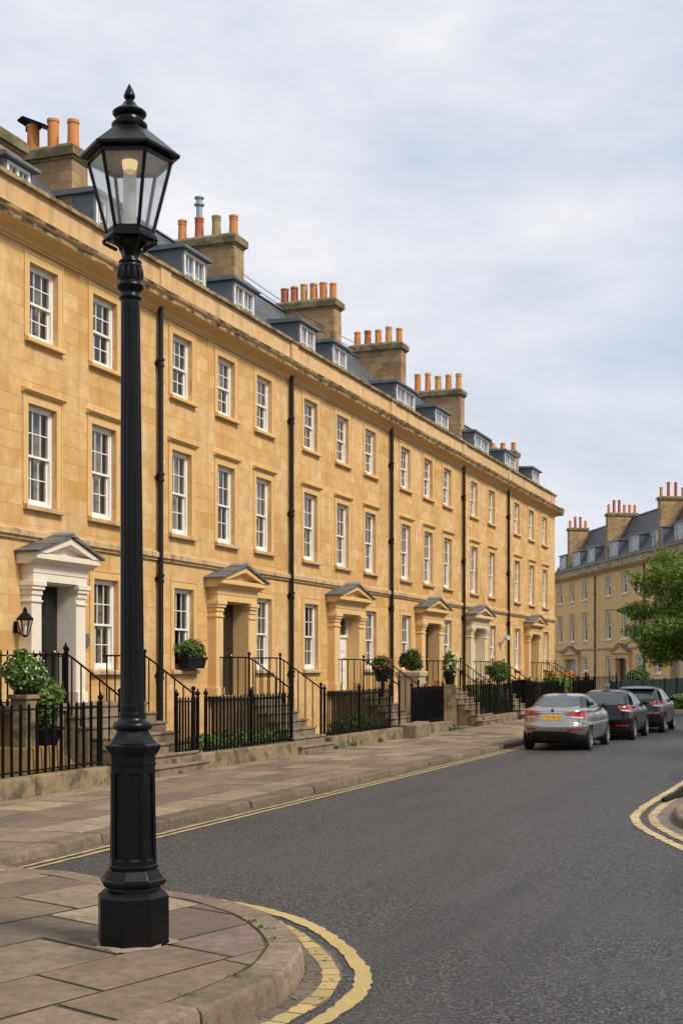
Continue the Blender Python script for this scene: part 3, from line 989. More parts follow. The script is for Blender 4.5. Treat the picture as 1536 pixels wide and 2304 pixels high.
def make_house(T, RZ, pos, Wd, name, label, f2, f1, g, ww, door=None, dormers=(), chimneys=(), pipe=None, end=False, cols=3,
               portico=None, steps=None, group=None, gz=None, seed=1, wob=True, parapet_piers=(), left_end=False):
    """pos = world point of the left end of the facade on the ground; f2, f1, g = left edges of the window openings"""
    rng = random.Random(seed)
    root = empty(name, pos, RZ)
    tag(root, label, 'house', group)
    ops = []
    for cols_, (z0, z1) in ((f2, T['f2']), (f1, T['f1'])):
        ops += [(x, x + ww, z0, z1) for x in cols_]
    for x in g:
        z0 = (gz or {}).get(x, T['g'][0])
        ops.append((x, x + ww, z0, T['g'][1]))
    ow = None
    if portico:
        cx, pw_, pm, dm, tr = portico
        ow = pw_ / 2 - pw_ * .165
        ops.append((cx - ow, cx + ow, T['land'], T['cap']))
    # wall with openings and reveals
    m = MB()
    xs = sorted({0, Wd} | {v for o in ops for v in o[:2]})
    zs = sorted({T['base'], T['par'] - .14} | {v for o in ops for v in o[2:]})
    for xa, xb in zip(xs, xs[1:]):
        for za, zb in zip(zs, zs[1:]):
            xm, zm = (xa + xb) / 2, (za + zb) / 2
            if any(o[0] < xm < o[1] and o[2] < zm < o[3] for o in ops):
                continue
            m.quad((xa, 0, za), (xb, 0, za), (xb, 0, zb), (xa, 0, zb))
    rv = .24
    for x0, x1, z0, z1 in ops:
        m.quad((x0, 0, z0), (x0, 0, z1), (x0, rv, z1), (x0, rv, z0))
        m.quad((x1, 0, z0), (x1, rv, z0), (x1, rv, z1), (x1, 0, z1))
        m.quad((x0, 0, z1), (x1, 0, z1), (x1, rv, z1), (x0, rv, z1))
        m.quad((x0, 0, z0), (x0, rv, z0), (x1, rv, z0), (x1, 0, z0))
    ry, rz = T['ridge']
    yb = ry * 2 + .3
    zt = T['par'] - .14
    gab = [(yb, T['base']), (0, T['base']), (0, zt), (T['roof0'][0] - .05, zt), (ry, rz - .08), (yb, T['roof0'][1] - .5)]
    if end:
        m.add([(Wd, y, z) for y, z in gab], [tuple(range(6))])
    if left_end:
        m.add([(0, y, z) for y, z in gab], [tuple(range(6))])
    m.quad((0, yb, T['base']), (Wd, yb, T['base']), (Wd, yb, T['roof0'][1] - .5), (0, yb, T['roof0'][1] - .5))
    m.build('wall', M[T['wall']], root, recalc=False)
    e1 = .30 if end else 0
    e0 = .30 if left_end else 0
    # string course (broken by the pediment), frieze groove, cornice, parapet, coping
    s0, s1 = T['string']
    sp = [(0, s0), (-.05, s0), (-.055, s0 + .05), (-.10, s0 + .07), (-.10, s1 - .05), (0, s1)]
    st = MB()
    st.prism_x(sp, -e0 * .3, Wd + e1 * .3)
    st.build('string_course', M['string'], root)
    c0, c1 = T['corn']
    gz_ = T['groove']
    co = MB()
    co.prism_x([(0, gz_), (-.035, gz_), (-.035, gz_ + .05), (0, gz_ + .07)], 0, Wd)
    co.prism_x([(0, c0 - .10), (-.06, c0 - .10), (-.09, c0 - .03), (-.20, c0 + .03), (-.34, c0 + .06), (-.36, c0 + .08), (-.38, c1 - .09), (-.43, c1 - .06), (-.45, c1), (0, c1 + .08)], -e0, Wd + e1)
    if end:
        co.prism_y([(Wd, c0 - .10), (Wd + .06, c0 - .10), (Wd + .2, c0 + .03), (Wd + .34, c0 + .06), (Wd + .38, c1 - .09), (Wd + .45, c1), (Wd, c1 + .08)], -.45, 4)
    CM = co.build('cornice', [M['cornice'], M['trim']], root)
    for p_ in CM.data.polygons:
        if p_.center.z < c0 + .075 or (p_.normal.z < -.5):
            p_.material_index = 1
    pa = MB()
    pa.box(-.0, Wd, -.03, .30, c1 + .05, T['par'] - .12)
    for px in parapet_piers:
        pa.box(px - .24, px + .24, -.07, -.028, c1 + .06, T['par'] - .12)
    pa.build('parapet', M['parapet' if cols > 2 else 'parapet_far'], root)
    cp = MB()
    n = max(3, int(Wd / 1.3))
    for i in range(n):
        dz = rng.uniform(-.008, .008)
        cp.prism_x([(-.12, T['par'] - .12 + dz), (-.12, T['par'] - .04 + dz), (-.02, T['par'] + dz), (.30, T['par'] + dz), (.38, T['par'] - .05 + dz), (.38, T['par'] - .12 + dz)],
                   Wd * i / n + (.006 if i else -e0 * .4), Wd * (i + 1) / n - (.006 if i < n - 1 else -e1 * .4))
    cp.build('coping', M['coping'], root)
    # roof
    ro = MB()
    y0, z0 = T['roof0']
    ro.add([(0, y0 - .25, z0 - .25), (Wd, y0 - .25, z0 - .25), (Wd, ry, rz), (0, ry, rz), (Wd, yb, z0 - .4), (0, yb, z0 - .4)], [(0, 1, 2, 3), (3, 2, 4, 5)])
    ro.prism_x([(ry - .12, rz - .05), (ry, rz + .07), (ry + .12, rz - .05)], 0, Wd, 1)
    for xx in (0.0, Wd):
        s_ = .16 if xx == 0 else -.16
        ro.add([(xx, y0 - .25, z0 - .20), (xx + s_, y0 - .25, z0 - .20), (xx + s_, ry, rz + .05), (xx, ry, rz + .05)], [(0, 1, 2, 3)], 1)
    ro.quad((0, .3, zt - .25), (Wd, .3, zt - .25), (Wd, y0 + .1, zt - .25), (0, y0 + .1, zt - .25), 1)
    ro.build('roof', [M['slate'], M['lead']], root, recalc=False)
    # windows
    kinds = 'c0c0cb0c' if cols > 2 else 'nnc'
    for cols_, (za, zb), hood in ((f2, T['f2'], False), (f1, T['f1'], True), (g, T['g'], False)):
        for x in cols_:
            z0_ = (gz or {}).get(x, za) if cols_ is g else za
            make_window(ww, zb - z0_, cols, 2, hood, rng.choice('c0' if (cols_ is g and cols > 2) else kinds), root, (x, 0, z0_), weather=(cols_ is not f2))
    for dm_ in dormers:
        make_dormer(root, *dm_)
    for ch in chimneys:
        make_chimney(root, *ch)
    if portico:
        make_portico(T, root, cx, pw_, pm, dm, tr)
    if pipe is not None:
        p = MB()
        p.tube([(pipe, -.10, T['base']), (pipe, -.10, gz_ + .12)], .062, 10)
        for zc in (1.9, 4.1, 6.4, 9.0):
            p.lathe([(.06, zc - .09), (.085, zc - .08), (.085, zc - .03), (.07, zc - .02), (.07, zc + .05), (.09, zc + .06), (.09, zc + .11), (.06, zc + .12)], 12, pipe, -.10)
            p.box(pipe - .11, pipe + .11, -.05, .0, zc - .02, zc + .04)
        p.build('downpipe', M['pipe'], root, smooth=40)
    if steps:
        xa, xb, ya, zl, n, tread, wide = steps
        s = MB()
        s.box(xa, xb, ya, -.02, -.02, zl, 0)
        for i in range(n):
            zz = zl * (n - i) / (n + 1)
            y1 = ya - tread * i
            y0_ = y1 - tread
            ext = wide * max(0, (i - n + 3)) / 2
            jx = rng.uniform(-.015, .015)
            s.box(xa - ext + jx, xb + ext + jx, y0_, y1 - .002, -.02, zz - .05, 0)
            s.box(xa - ext - .02 + jx, xb + ext + .02 + jx, y0_ - .03, y1 + .002, zz - .05, zz, 0)
        s.box(xa - .03, xb + .03, ya - .03, -.01, zl - .06, zl - .003, 0)
        s.build('front_steps', M['step'], root, bevel=.014)
    return root

GR = 'houses of the long honey stone terrace'
DW = T1['D']
def sx(x): return SX(x, DW)
BND = [17.0, sx(354), sx(649), sx(875), sx(1038), sx(1139), sx(1247)]

def pots(n, h, mats, r=.135, kinds=(1,), cowl=None, tilt=0):
    return [(1 - i / (n - 1) if n > 1 else .5, kinds[i % len(kinds)], r * random.uniform(.94, 1.06), h * random.uniform(.88, 1.10), mats[i % len(mats)], (cowl or {}).get(i)) for i in range(n)]

# pot order: first = farthest back in the photo (left)
def t1_house(i, **kw):
    s0, s1 = BND[i], BND[i + 1]
    return make_house(T1, RZ1, W(s0, DW), s1 - s0, 'terraced_house', group=GR, **kw)

YC = 1.55          # front face of the stacks behind the facade
def chim(i, x, y, nd, potl, w=.62, xoff=0.0, zb=11.3, yc=YC):
    a = SX(x, DW + yc) - BND[i] + xoff
    Z = (DW + yc) / (SN - (x - CX) / F * CS)
    zt = CAMZ + (HY - y) / F * Z
    return (a, a + w, yc, yc + nd, zb, zt, potl)
def dorm(i, x0, x1, depth=1.5, z1=12.76, yd=1.0, cols=2):
    a, b = SX(x0, DW + yd) - BND[i], SX(x1, DW + yd) - BND[i]
    return (a, b, yd, 11.1, z1, depth, cols)
def colx(i, xs): return [sx(x) - BND[i] for x in xs]
def port(i, a, b, mat, door, tr=False):
    sa, sb = SX(a, DW - .27) - BND[i], SX(b, DW - .27) - BND[i]
    return ((sa + sb) / 2, sb - sa, mat, door, tr)

WW = .98
P0 = port(0, 76, 197, 'white_stone', 'door_black')
P1 = port(1, 490, 578, 'trim_warm', 'door_black')
P2 = port(2, 756, 822, 'trim_warm', 'door_white', True)
P3 = port(3, 951, 999, 'trim_warm', 'door_black')
P4 = port(4, 1061, 1099, 'pale_stone', 'door_white')
P5 = port(5, 1191, 1218, 'trim_warm', 'door_grey')
STEP = lambda P, a=-.98, b=.98: (P[0] + a, P[0] + b, -1.05, 1.38, 6, .235, .08)

t1_house(0, label='nearest honey stone house, with the white painted doorway, behind the street lamp',
         f2=[-2.9 + 4.0] + colx(0, [66.4, 208.7]), f1=[1.1] + colx(0, [63.5, 206.5]), g=[1.1] + colx(0, [211.6]), ww=WW,
         portico=P0, pipe=sx(354) - BND[0] - .02, steps=STEP(P0, -1.0, 2.0), seed=3,
         dormers=[dorm(0, 10, 74, 1.2, 12.35), dorm(0, 212, 262)],
         chimneys=[(SX(60, DW + 1.2) - BND[0] - 2.2, SX(60, DW + 1.2) - BND[0], 1.3, 2.3, 11.2, 13.05, []),
                   chim(0, 163, 318, 1.42, pots(3, .72, ['pot_orange'], .15, (2, 2, 0), {0: 'hood'}), .66)])
t1_house(1, label='honey stone house with a black door and red flowered window box, second from the lamp',
         f2=colx(1, [388, 489.5, 577]), f1=colx(1, [387, 489.3, 576]), g=colx(1, [392, 577]), ww=WW, portico=P1, pipe=sx(649) - BND[1],
         steps=STEP(P1), seed=11, dormers=[dorm(1, 411, 465), dorm(1, 524, 574)], parapet_piers=[.3],
         chimneys=[chim(1, 528, 521, 2.0, pots(4, .66, ['pot_orange', 'pot_red', 'pot_buff', 'pot_orange'], .135, (1, 1, 1, 1), {1: 'flue'}))])
t1_house(2, label='honey stone house with a white front door and glazed transom over it',
         f2=colx(2, [683.3, 756.8, 821]), f1=colx(2, [683, 757, 820.7]), g=colx(2, [684.8, 822]), ww=1.04, portico=P2, pipe=sx(875) - BND[2],
         steps=STEP(P2, -1.0, 1.0), seed=5, dormers=[dorm(2, 673, 710), dorm(2, 747, 781)], parapet_piers=[.3],
         chimneys=[chim(2, 753, 667, 2.15, pots(6, .62, ['pot_red', 'pot_red', 'pot_yellow', 'pot_orange', 'pot_orange', 'pot_orange'], .14, (2, 0)))])
t1_house(3, label='honey stone house with a black door and a tall stone planter by its steps',
         f2=colx(3, [901.2, 953, 996.9]), f1=colx(3, [902, 953.8, 998]), g=colx(3, [903, 998]), ww=1.06, portico=P3, pipe=sx(1038) - BND[3],
         steps=STEP(P3, -1.05, 1.05), seed=8, dormers=[dorm(3, 890, 934), dorm(3, 978, 1009)], parapet_piers=[.3],
         chimneys=[chim(3, 902, 766, 2.1, pots(5, .66, ['pot_orange', 'pot_red', 'pot_orange', 'pot_yellow', 'pot_orange'], .14, (0, 1))),
                   chim(3, 1036, 872, 2.3, pots(5, .78, ['pot_orange', 'pot_orange', 'pot_yellow', 'pot_orange', 'pot_yellow'], .145, (1, 0)))])
t1_house(4, label='narrow honey stone house two windows wide with a pale doorway, behind the silver car',
         f2=colx(4, [1058, 1098]), f1=colx(4, [1058.5, 1099]), g=colx(4, [1101]), ww=1.06, portico=P4, pipe=sx(1139) - BND[4],
         steps=STEP(P4), seed=21, dormers=[dorm(4, 1066, 1099, 2.0), dorm(4, 1134, 1159, 1.8)], parapet_piers=[.3])
t1_house(5, label='end house of the long terrace, closing it towards the parked cars',
         f2=colx(5, [1155.6, 1188.6, 1219]), f1=colx(5, [1156.5, 1189.5, 1220]), g=colx(5, [1157.5, 1222.5]), ww=1.1, portico=P5, end=True,
         steps=STEP(P5), seed=14, dormers=[dorm(5, 1196, 1213, 1.6)], parapet_piers=[.3, sx(1240) - BND[5]],
         chimneys=[chim(5, 1158, 1011, 1.5, pots(3, .5, ['pot_orange'], .14, (0,)), .8)])
# ---- far terrace
GR2 = 'houses of the far terrace'
E2 = [SX2(x, 38.9) for x in (1228, 1340, 1451, 1580)]
def c2(i, xs): return [SX2(x, 38.9) - E2[i] for x in xs]
def dorm2(i, x0, x1):
    a, b = SX2(x0, 40.1) - E2[i], SX2(x1, 40.1) - E2[i]
    return (a, b, 1.2, 11.5, 13.9, 1.9, 2)
def port2(i, a, b, mat, door):
    sa, sb = SX2(a, 38.66) - E2[i], SX2(b, 38.66) - E2[i]
    return ((sa + sb) / 2, sb - sa, mat, door, False)
def chim2(i, x, nd, zt, potl):
    a = SX2(x, 40.1) - E2[i]
    return (a - .7, a, 1.2, 1.2 + nd, 11.6, zt, potl)
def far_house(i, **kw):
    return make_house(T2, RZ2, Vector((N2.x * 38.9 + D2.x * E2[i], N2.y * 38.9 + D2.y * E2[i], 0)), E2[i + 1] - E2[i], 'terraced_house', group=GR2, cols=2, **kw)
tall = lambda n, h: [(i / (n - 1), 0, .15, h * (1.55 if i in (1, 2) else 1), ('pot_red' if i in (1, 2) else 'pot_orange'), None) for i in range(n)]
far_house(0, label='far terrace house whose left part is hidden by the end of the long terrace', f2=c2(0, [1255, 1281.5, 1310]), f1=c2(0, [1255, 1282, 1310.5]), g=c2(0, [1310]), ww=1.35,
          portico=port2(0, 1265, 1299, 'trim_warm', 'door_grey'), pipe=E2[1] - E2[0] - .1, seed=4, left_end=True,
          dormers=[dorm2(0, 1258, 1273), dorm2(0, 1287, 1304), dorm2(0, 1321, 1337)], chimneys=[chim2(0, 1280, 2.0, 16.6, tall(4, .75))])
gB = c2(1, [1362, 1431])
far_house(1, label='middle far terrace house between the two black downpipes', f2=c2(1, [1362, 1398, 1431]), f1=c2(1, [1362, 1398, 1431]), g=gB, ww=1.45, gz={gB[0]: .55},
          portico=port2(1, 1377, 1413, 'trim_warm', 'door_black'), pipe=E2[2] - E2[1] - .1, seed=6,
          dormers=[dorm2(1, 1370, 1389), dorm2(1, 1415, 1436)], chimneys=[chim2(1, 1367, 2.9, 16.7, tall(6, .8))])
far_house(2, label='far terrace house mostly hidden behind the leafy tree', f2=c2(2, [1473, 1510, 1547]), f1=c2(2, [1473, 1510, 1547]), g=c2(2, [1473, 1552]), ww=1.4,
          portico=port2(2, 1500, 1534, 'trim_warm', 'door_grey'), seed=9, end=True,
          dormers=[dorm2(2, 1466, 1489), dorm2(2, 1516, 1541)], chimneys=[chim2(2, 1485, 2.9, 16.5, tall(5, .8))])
# ------------------------------------------------------------------ street lamp
LS = 307.7                              # photo pixels per metre at the lamp
def lz(y): return CAMZ + (HY - y) / LS - NZ
def lr(px): return px / LS
lamp = empty('street_lamp', ((301 - CX) / F * 9.75, 9.75, NZ))
lamp.rotation_euler = (0, R(-.28), 0)
tag(lamp, 'tall black cast iron lamp post with a glazed lantern, standing on the near corner pavement', 'street lamp')
OA = R(-90 - 7.7) + math.pi / 4 * 0
def octa(m, prof):
    m.lathe([(lr(a), lz(b)) for a, b in prof], 8, rot=OA)
b = MB()
octa(b, [(82, 2123), (82, 2013), (68, 2001), (64, 1998), (63, 1991)])
octa(b, [(66, 1991.5), (72, 1988), (76, 1981), (76, 1977), (70, 1974), (64, 1964), (58, 1955), (55, 1953), (55, 1951), (59, 1949), (59, 1945), (54, 1942)])
b.build('lamp_base', M['lamp'], lamp, bevel=.004)
mc = MB()
ringp = [(.295 + .03 * math.sin(3 * t) + .03 * math.sin(7 * t + 1)) for t in [2 * math.pi * q / 40 for q in range(40)]]
mc.add([(r_ * math.cos(2 * math.pi * q / 40), r_ * math.sin(2 * math.pi * q / 40), .002) for q, r_ in enumerate(ringp)] + [(.245 * math.cos(2 * math.pi * q / 40), .245 * math.sin(2 * math.pi * q / 40), .016) for q in range(40)], [(q, (q + 1) % 40, 40 + (q + 1) % 40, 40 + q) for q in range(40)])
mc.build('mortar_collar', stone('mortar', (.22, .175, .125), (.33, .275, .21), .7, (.13, .10, .07), .5), lamp, smooth=40)
# panelled octagonal pedestal
c = MB()
r0, r1, ya, yb_ = lr(54), lr(51.5), lz(1943), lz(1722)
for k in range(8):
    a0, a1 = OA + k * math.pi / 4, OA + (k + 1) * math.pi / 4
    P = [Vector((r0 * math.cos(a0), r0 * math.sin(a0), ya)), Vector((r0 * math.cos(a1), r0 * math.sin(a1), ya)),
         Vector((r1 * math.cos(a1), r1 * math.sin(a1), yb_)), Vector((r1 * math.cos(a0), r1 * math.sin(a0), yb_))]
    def at(u, v): return P[0].lerp(P[1], u).lerp(P[3].lerp(P[2], u), v)
    nrm = -Vector((math.cos((a0 + a1) / 2), math.sin((a0 + a1) / 2), 0))
    uu, vv = (0, .22, .78, 1), (0, .045, .93, 1)
    for i in range(3):
        for j in range(3):
            if i == 1 and j == 1: continue
            c.quad(at(uu[i], vv[j]), at(uu[i + 1], vv[j]), at(uu[i + 1], vv[j + 1]), at(uu[i], vv[j + 1]))
    O = [at(.22, .045), at(.78, .045), at(.78, .93), at(.22, .93)]
    cen = sum(O, Vector()) / 4
    I = [o + (cen - o).normalized() * .016 + nrm * .012 for o in O]
    for i in range(4):
        c.quad(O[i], O[(i + 1) % 4], I[(i + 1) % 4], I[i])
    c.quad(*I)
octa(c, [(51.5, 1722), (54.5, 1720), (54.5, 1716), (52, 1714), (52, 1701), (55, 1697), (63, 1686), (65, 1681), (65, 1676), (60, 1673), (52, 1670)])
octa(c, [(56, 1671), (49, 1664), (42, 1655), (38, 1646), (37, 1641)])
c.build('pedestal', M['lamp'], lamp)
s = MB()
s.lathe([(lr(a), lz(b)) for a, b in [(36, 1643), (42, 1641), (44, 1636), (44, 1630), (40, 1625), (35, 1622), (31, 1619), (30, 1612), (31, 1606), (30, 1603)]], 32)
def flute(r, z, a):
    t = min(max((z - lz(1588)) / .03, 0), 1) * min(max((lz(698) - z) / .03, 0), 1)
    return r - t * .0055 * (math.cos(a * 16) * .5 + .5) ** .6
prof = [(27.5, 1603), (27.2, 1590), (27.2, 1588)]
for i in range(0, 9):
    prof.append((27.1 - 5.6 * i / 8, 1587 - (1587 - 702) * i / 8))
prof.insert(4, (27.0, 1577.5)); prof += [(21.5, 699), (21.5, 697), (21.5, 676)]
s.lathe([(lr(a), lz(b)) for a, b in sorted(prof, key=lambda q: -q[1])], 128, mod=flute)
s.build('shaft', M['lamp'], lamp, smooth=50)
k_ = MB()
k_.lathe([(lr(a), lz(b)) for a, b in [(21, 677), (25, 675), (26, 671), (24, 667), (22.5, 664), (23, 658), (28, 652), (31, 647), (31, 643), (27, 638), (25.5, 635), (26.5, 632), (26.5, 604), (27.5, 601), (26, 597), (24, 594), (26, 591), (25, 588), (19, 585), (18, 580)]], 40)
for k in range(12):
    a = 2 * math.pi * k / 12
    k_.lathe([(.012, lz(629)), (.016, lz(618)), (.010, lz(606))], 8, lr(25.5) * math.cos(a), lr(25.5) * math.sin(a))
k_.build('capital', M['lamp'], lamp, smooth=40)
HA = R(-90 - 30)
l = MB()
l.lathe([(lr(a), lz(b)) for a, b in [(18, 584), (20, 574), (25, 560), (34, 548), (47, 541), (55, 539)]], 6, rot=HA)
l.lathe([(lr(a), lz(b)) for a, b in [(52, 545), (60, 541), (60, 533), (56, 528), (54, 523)]], 6, rot=HA)
# four scrolled lugs under the sill
for k in range(6):
    a = HA + k * math.pi / 3
    l.tube([(lr(30) * math.cos(a), lr(30) * math.sin(a), lz(562)), (lr(48) * math.cos(a), lr(48) * math.sin(a), lz(553)), (lr(58) * math.cos(a), lr(58) * math.sin(a), lz(548)), (lr(60) * math.cos(a), lr(60) * math.sin(a), lz(541))], .014, 6)
GB, GT, ZB, ZT = lr(52), lr(94), lz(523), lz(362)
for k in range(6):
    a = HA + k * math.pi / 3
    a2 = HA + (k + 1) * math.pi / 3
    p0 = Vector((GB * math.cos(a), GB * math.sin(a), ZB)); p1 = Vector((GT * math.cos(a), GT * math.sin(a), ZT))
    l.tube([p0, p1], .0165, 4)
    q1 = Vector((GT * math.cos(a2), GT * math.sin(a2), ZT)); q0 = Vector((GB * math.cos(a2), GB * math.sin(a2), ZB))
    l.tube([p1 - Vector((0, 0, .012)), q1 - Vector((0, 0, .012))], .018, 4)
    l.tube([p0 + Vector((0, 0, .006)), q0 + Vector((0, 0, .006))], .012, 4)
l.build('lantern_frame', M['lamp'], lamp, smooth=30)
g = MB()
for k in range(6):
    a, a2 = HA + k * math.pi / 3, HA + (k + 1) * math.pi / 3
    g.quad((GB * math.cos(a), GB * math.sin(a), ZB), (GB * math.cos(a2), GB * math.sin(a2), ZB), (GT * math.cos(a2), GT * math.sin(a2), ZT), (GT * math.cos(a), GT * math.sin(a), ZT))
g.build('lantern_glass', M['dusty_glass'], lamp, recalc=False)
h = MB()
# hollow pyramid roof with deep eaves
ro_ = [(lr(96), lz(361)), (lr(113), lz(357)), (lr(114), lz(350)), (lr(108), lz(346)), (lr(74), lz(318)), (lr(40), lz(291)), (lr(39), lz(289))]
h.lathe(ro_, 6, rot=HA)
h.build('lantern_roof', M['lamp'], lamp, bevel=.005)
h = MB()
h.lathe([(lr(a), lz(b)) for a, b in [(38, 291), (40, 288), (40, 281), (36, 277), (31, 274), (30, 270), (29, 266), (34, 263), (38, 258), (38, 254), (34, 250), (24, 244), (18, 238), (13, 231), (9, 227), (8, 224), (12, 221), (13, 217), (12.5, 214), (9, 205), (5, 197), (1.5, 190), (.3, 188)]], 32)
h.build('finial', M['lamp'], lamp, smooth=40)
frost = NT('frosted_mantle')
t_ = frost.n('BsdfTranslucent', Color=(.9, .9, .88)); d_ = frost.n('BsdfPrincipled', Base__Color=(.82, .82, .80), Roughness=.35); tr_ = frost.n('BsdfTransparent')
mx_ = frost.n('MixShader', i0=.5, i1=t_.outputs[0], i2=d_.outputs[0]); mx2_ = frost.n('MixShader', i0=.32, i1=mx_.outputs[0], i2=tr_.outputs[0])
frost.t.links.new(mx2_.outputs[0], frost.out.inputs[0])
glow = NT('lit_bulb')
em = glow.n('Emission', Color=(1.0, .72, .34), Strength=1.1)
glow.t.links.new(em.outputs[0], glow.out.inputs[0])
mt = MB()
mt.lathe([(lr(18), lz(520)), (lr(18), lz(508)), (lr(15), lz(505)), (lr(15), lz(392)), (lr(15), lz(386))], 20)
mt.build('mantle_tube', frost.mat, lamp, smooth=40)
bu = MB()
bu.lathe([(.01, lz(392)), (lr(8), lz(390)), (lr(14), lz(384)), (lr(17), lz(374)), (lr(17.5), lz(366)), (lr(15), lz(352)), (lr(8), lz(342))], 20)
bu.build('bulb', glow.mat, lamp, smooth=60)
ce = MB()
ce.lathe([(lr(90), lz(363)), (lr(34), lz(352)), (lr(30), lz(340))], 6, rot=HA)
ce.build('reflector', plain('lantern_ceiling', (.30, .26, .22), .6), lamp)

# ------------------------------------------------------------------ railings
DR = 12.55
PL = .33
def railing(name, s0, s1, label, D=DR, spacing=.165, zt=1.40, zb=.41, z0=PL, posts=None, group='iron railings on the stone plinths', end_posts=True, bar=.0125, cat='railing', pf=None):
    """front railing along the terrace; pf maps (distance, z) to a world point"""
    root = empty(name, W(s0, D, z0), RZ1)
    tag(root, label, cat, group)
    Ln = s1 - s0
    m = MB()
    n = int(Ln / spacing)
    for i in range(n + 1):
        x = (Ln - n * spacing) / 2 + i * spacing
        jx, jy = random.uniform(-.006, .006), random.uniform(-.006, .006)
        rr = bar * random.uniform(.9, 1.1)
        m.add([(x - rr, -rr, .0), (x + rr, -rr, .0), (x + rr, rr, .0), (x - rr, rr, .0), (x + jx - rr, jy - rr, zt - z0 + .055), (x + jx + rr, jy - rr, zt - z0 + .055), (x + jx + rr, jy + rr, zt - z0 + .055), (x + jx - rr, jy + rr, zt - z0 + .055), (x + jx, jy, zt - z0 + .115)],
              [(0, 1, 5, 4), (1, 2, 6, 5), (2, 3, 7, 6), (3, 0, 4, 7), (4, 5, 8), (5, 6, 8), (6, 7, 8), (7, 4, 8)])
        m.lathe([(.024, 0), (.03, .03), (.026, .09), (.018, .12)], 6, x, 0)
    m.build('bars', M['black_iron'], root)
    r = MB()
    r.box(0, Ln, -.028, .028, zt - z0 - .014, zt - z0 + .012)
    r.build('top_rail', M['black_iron'], root)
    r = MB()
    r.box(0, Ln, -.024, .024, .05, .072)
    r.build('bottom_rail', M['black_iron'], root)
    for x in (posts if posts is not None else (([0, Ln]) + [Ln * .5] * (Ln > 4))):
        p = MB()
        p.box(x - .028, x + .028, -.028, .028, 0, zt - z0 + .06)
        p.lathe([(.06, 0), (.06, .03), (.045, .05), (.034, .06)], 8, x, 0)
        po = p.build('post', M['black_iron'], root)
        f = MB()
        z = zt - z0 + .06
        f.lathe([(.03, z), (.045, z + .015), (.022, z + .04), (.05, z + .075), (.055, z + .10), (.04, z + .13), (.016, z + .15), (.022, z + .165), (.006, z + .20)], 12, x, 0)
        f.build('finial', M['black_iron'], po, smooth=50)
    return root

def plinth(s0, s1, label, z=PL):
    m = MB()
    x = 0
    Ln = s1 - s0
    while x < Ln - .05:
        w = min(random.uniform(1.0, 1.9), Ln - x)
        if Ln - x - w < .4: w = Ln - x
        dz = random.uniform(-.012, .012); dy = random.uniform(-.02, .02)
        m.box(x + .006, x + w - .006, -.21 + dy, .20, -.03, z + dz - .012)
        x += w
    o = m.build('stone_plinth', M['plinth'], bevel=.028, loc=W(s0, DR))
    o.rotation_euler = (0, 0, RZ1)
    return tag(o, label, 'wall', 'low stone plinths under the railings')

def handrail(i, P, off, label, low_s=None, end_z=1.56, d_end=2.15, spacing=.2, z_land=1.38):
    """balustrade from the house wall along the landing and down the steps; off = offset from the door centre"""
    s = BND[i] + P[0] + off
    root = empty('handrail', W(s, DW), RZ1)
    tag(root, label, 'handrail', 'iron handrails of the front steps')
    zl = z_land + .96
    pts = [(-.02, zl), (-.9, zl), (-1.05, zl - .02), (-1.18, zl - .10), (-d_end, end_z)]
    m = MB()
    m.tube([(0, y, z) for y, z in pts], .019, 8)
    m.build('rail', M['black_iron'], root, smooth=50)
    def ztop(y):
        for (ya, za), (yb2, zb2) in zip(pts, pts[1:]):
            if yb2 <= y <= ya:
                return za + (zb2 - za) * (y - ya) / (yb2 - ya)
        return end_z
    def zbot(y):
        return z_land if y > -1.05 else z_land - .197 * (1 + int((-1.05 - y) / .235))
    b = MB()
    y = -.12
    while y > -d_end + .06:
        z0_ = max(zbot(y), .02)
        b.box(-.011, .011, y - .011, y + .011, z0_ - .01, ztop(y))
        y -= spacing
    b.build('balusters', M['black_iron'], root)
    n = MB()
    n.box(-.026, .026, -d_end - .026, -d_end + .026, 0, end_z + .05)
    n.ball((0, -d_end, end_z + .10), .05, 8)
    n.build('newel_post', M['black_iron'], root)
    n = MB()
    n.ball((0, -1.02, zl + .09), .045, 8)
    n.box(-.018, .018, -1.038, -1.002, z_land, zl + .06)
    n.build('landing_post', M['black_iron'], root)
    return root

ORD = ['the white doorway', 'the house with the red flowered window box', 'the white front door', 'the house with the tall stone planter', 'the narrow house with the pale doorway', 'the end house of the terrace']
PS = [P0, P1, P2, P3, P4, P5]
for i, P in enumerate(PS):
    a, b_ = (-1.0, 2.0) if i == 0 else (-.98, .98)
    handrail(i, P, a + .03, 'iron handrail, near side of the steps to ' + ORD[i])
    handrail(i, P, b_ - .03, 'iron handrail, far side of the steps to ' + ORD[i])
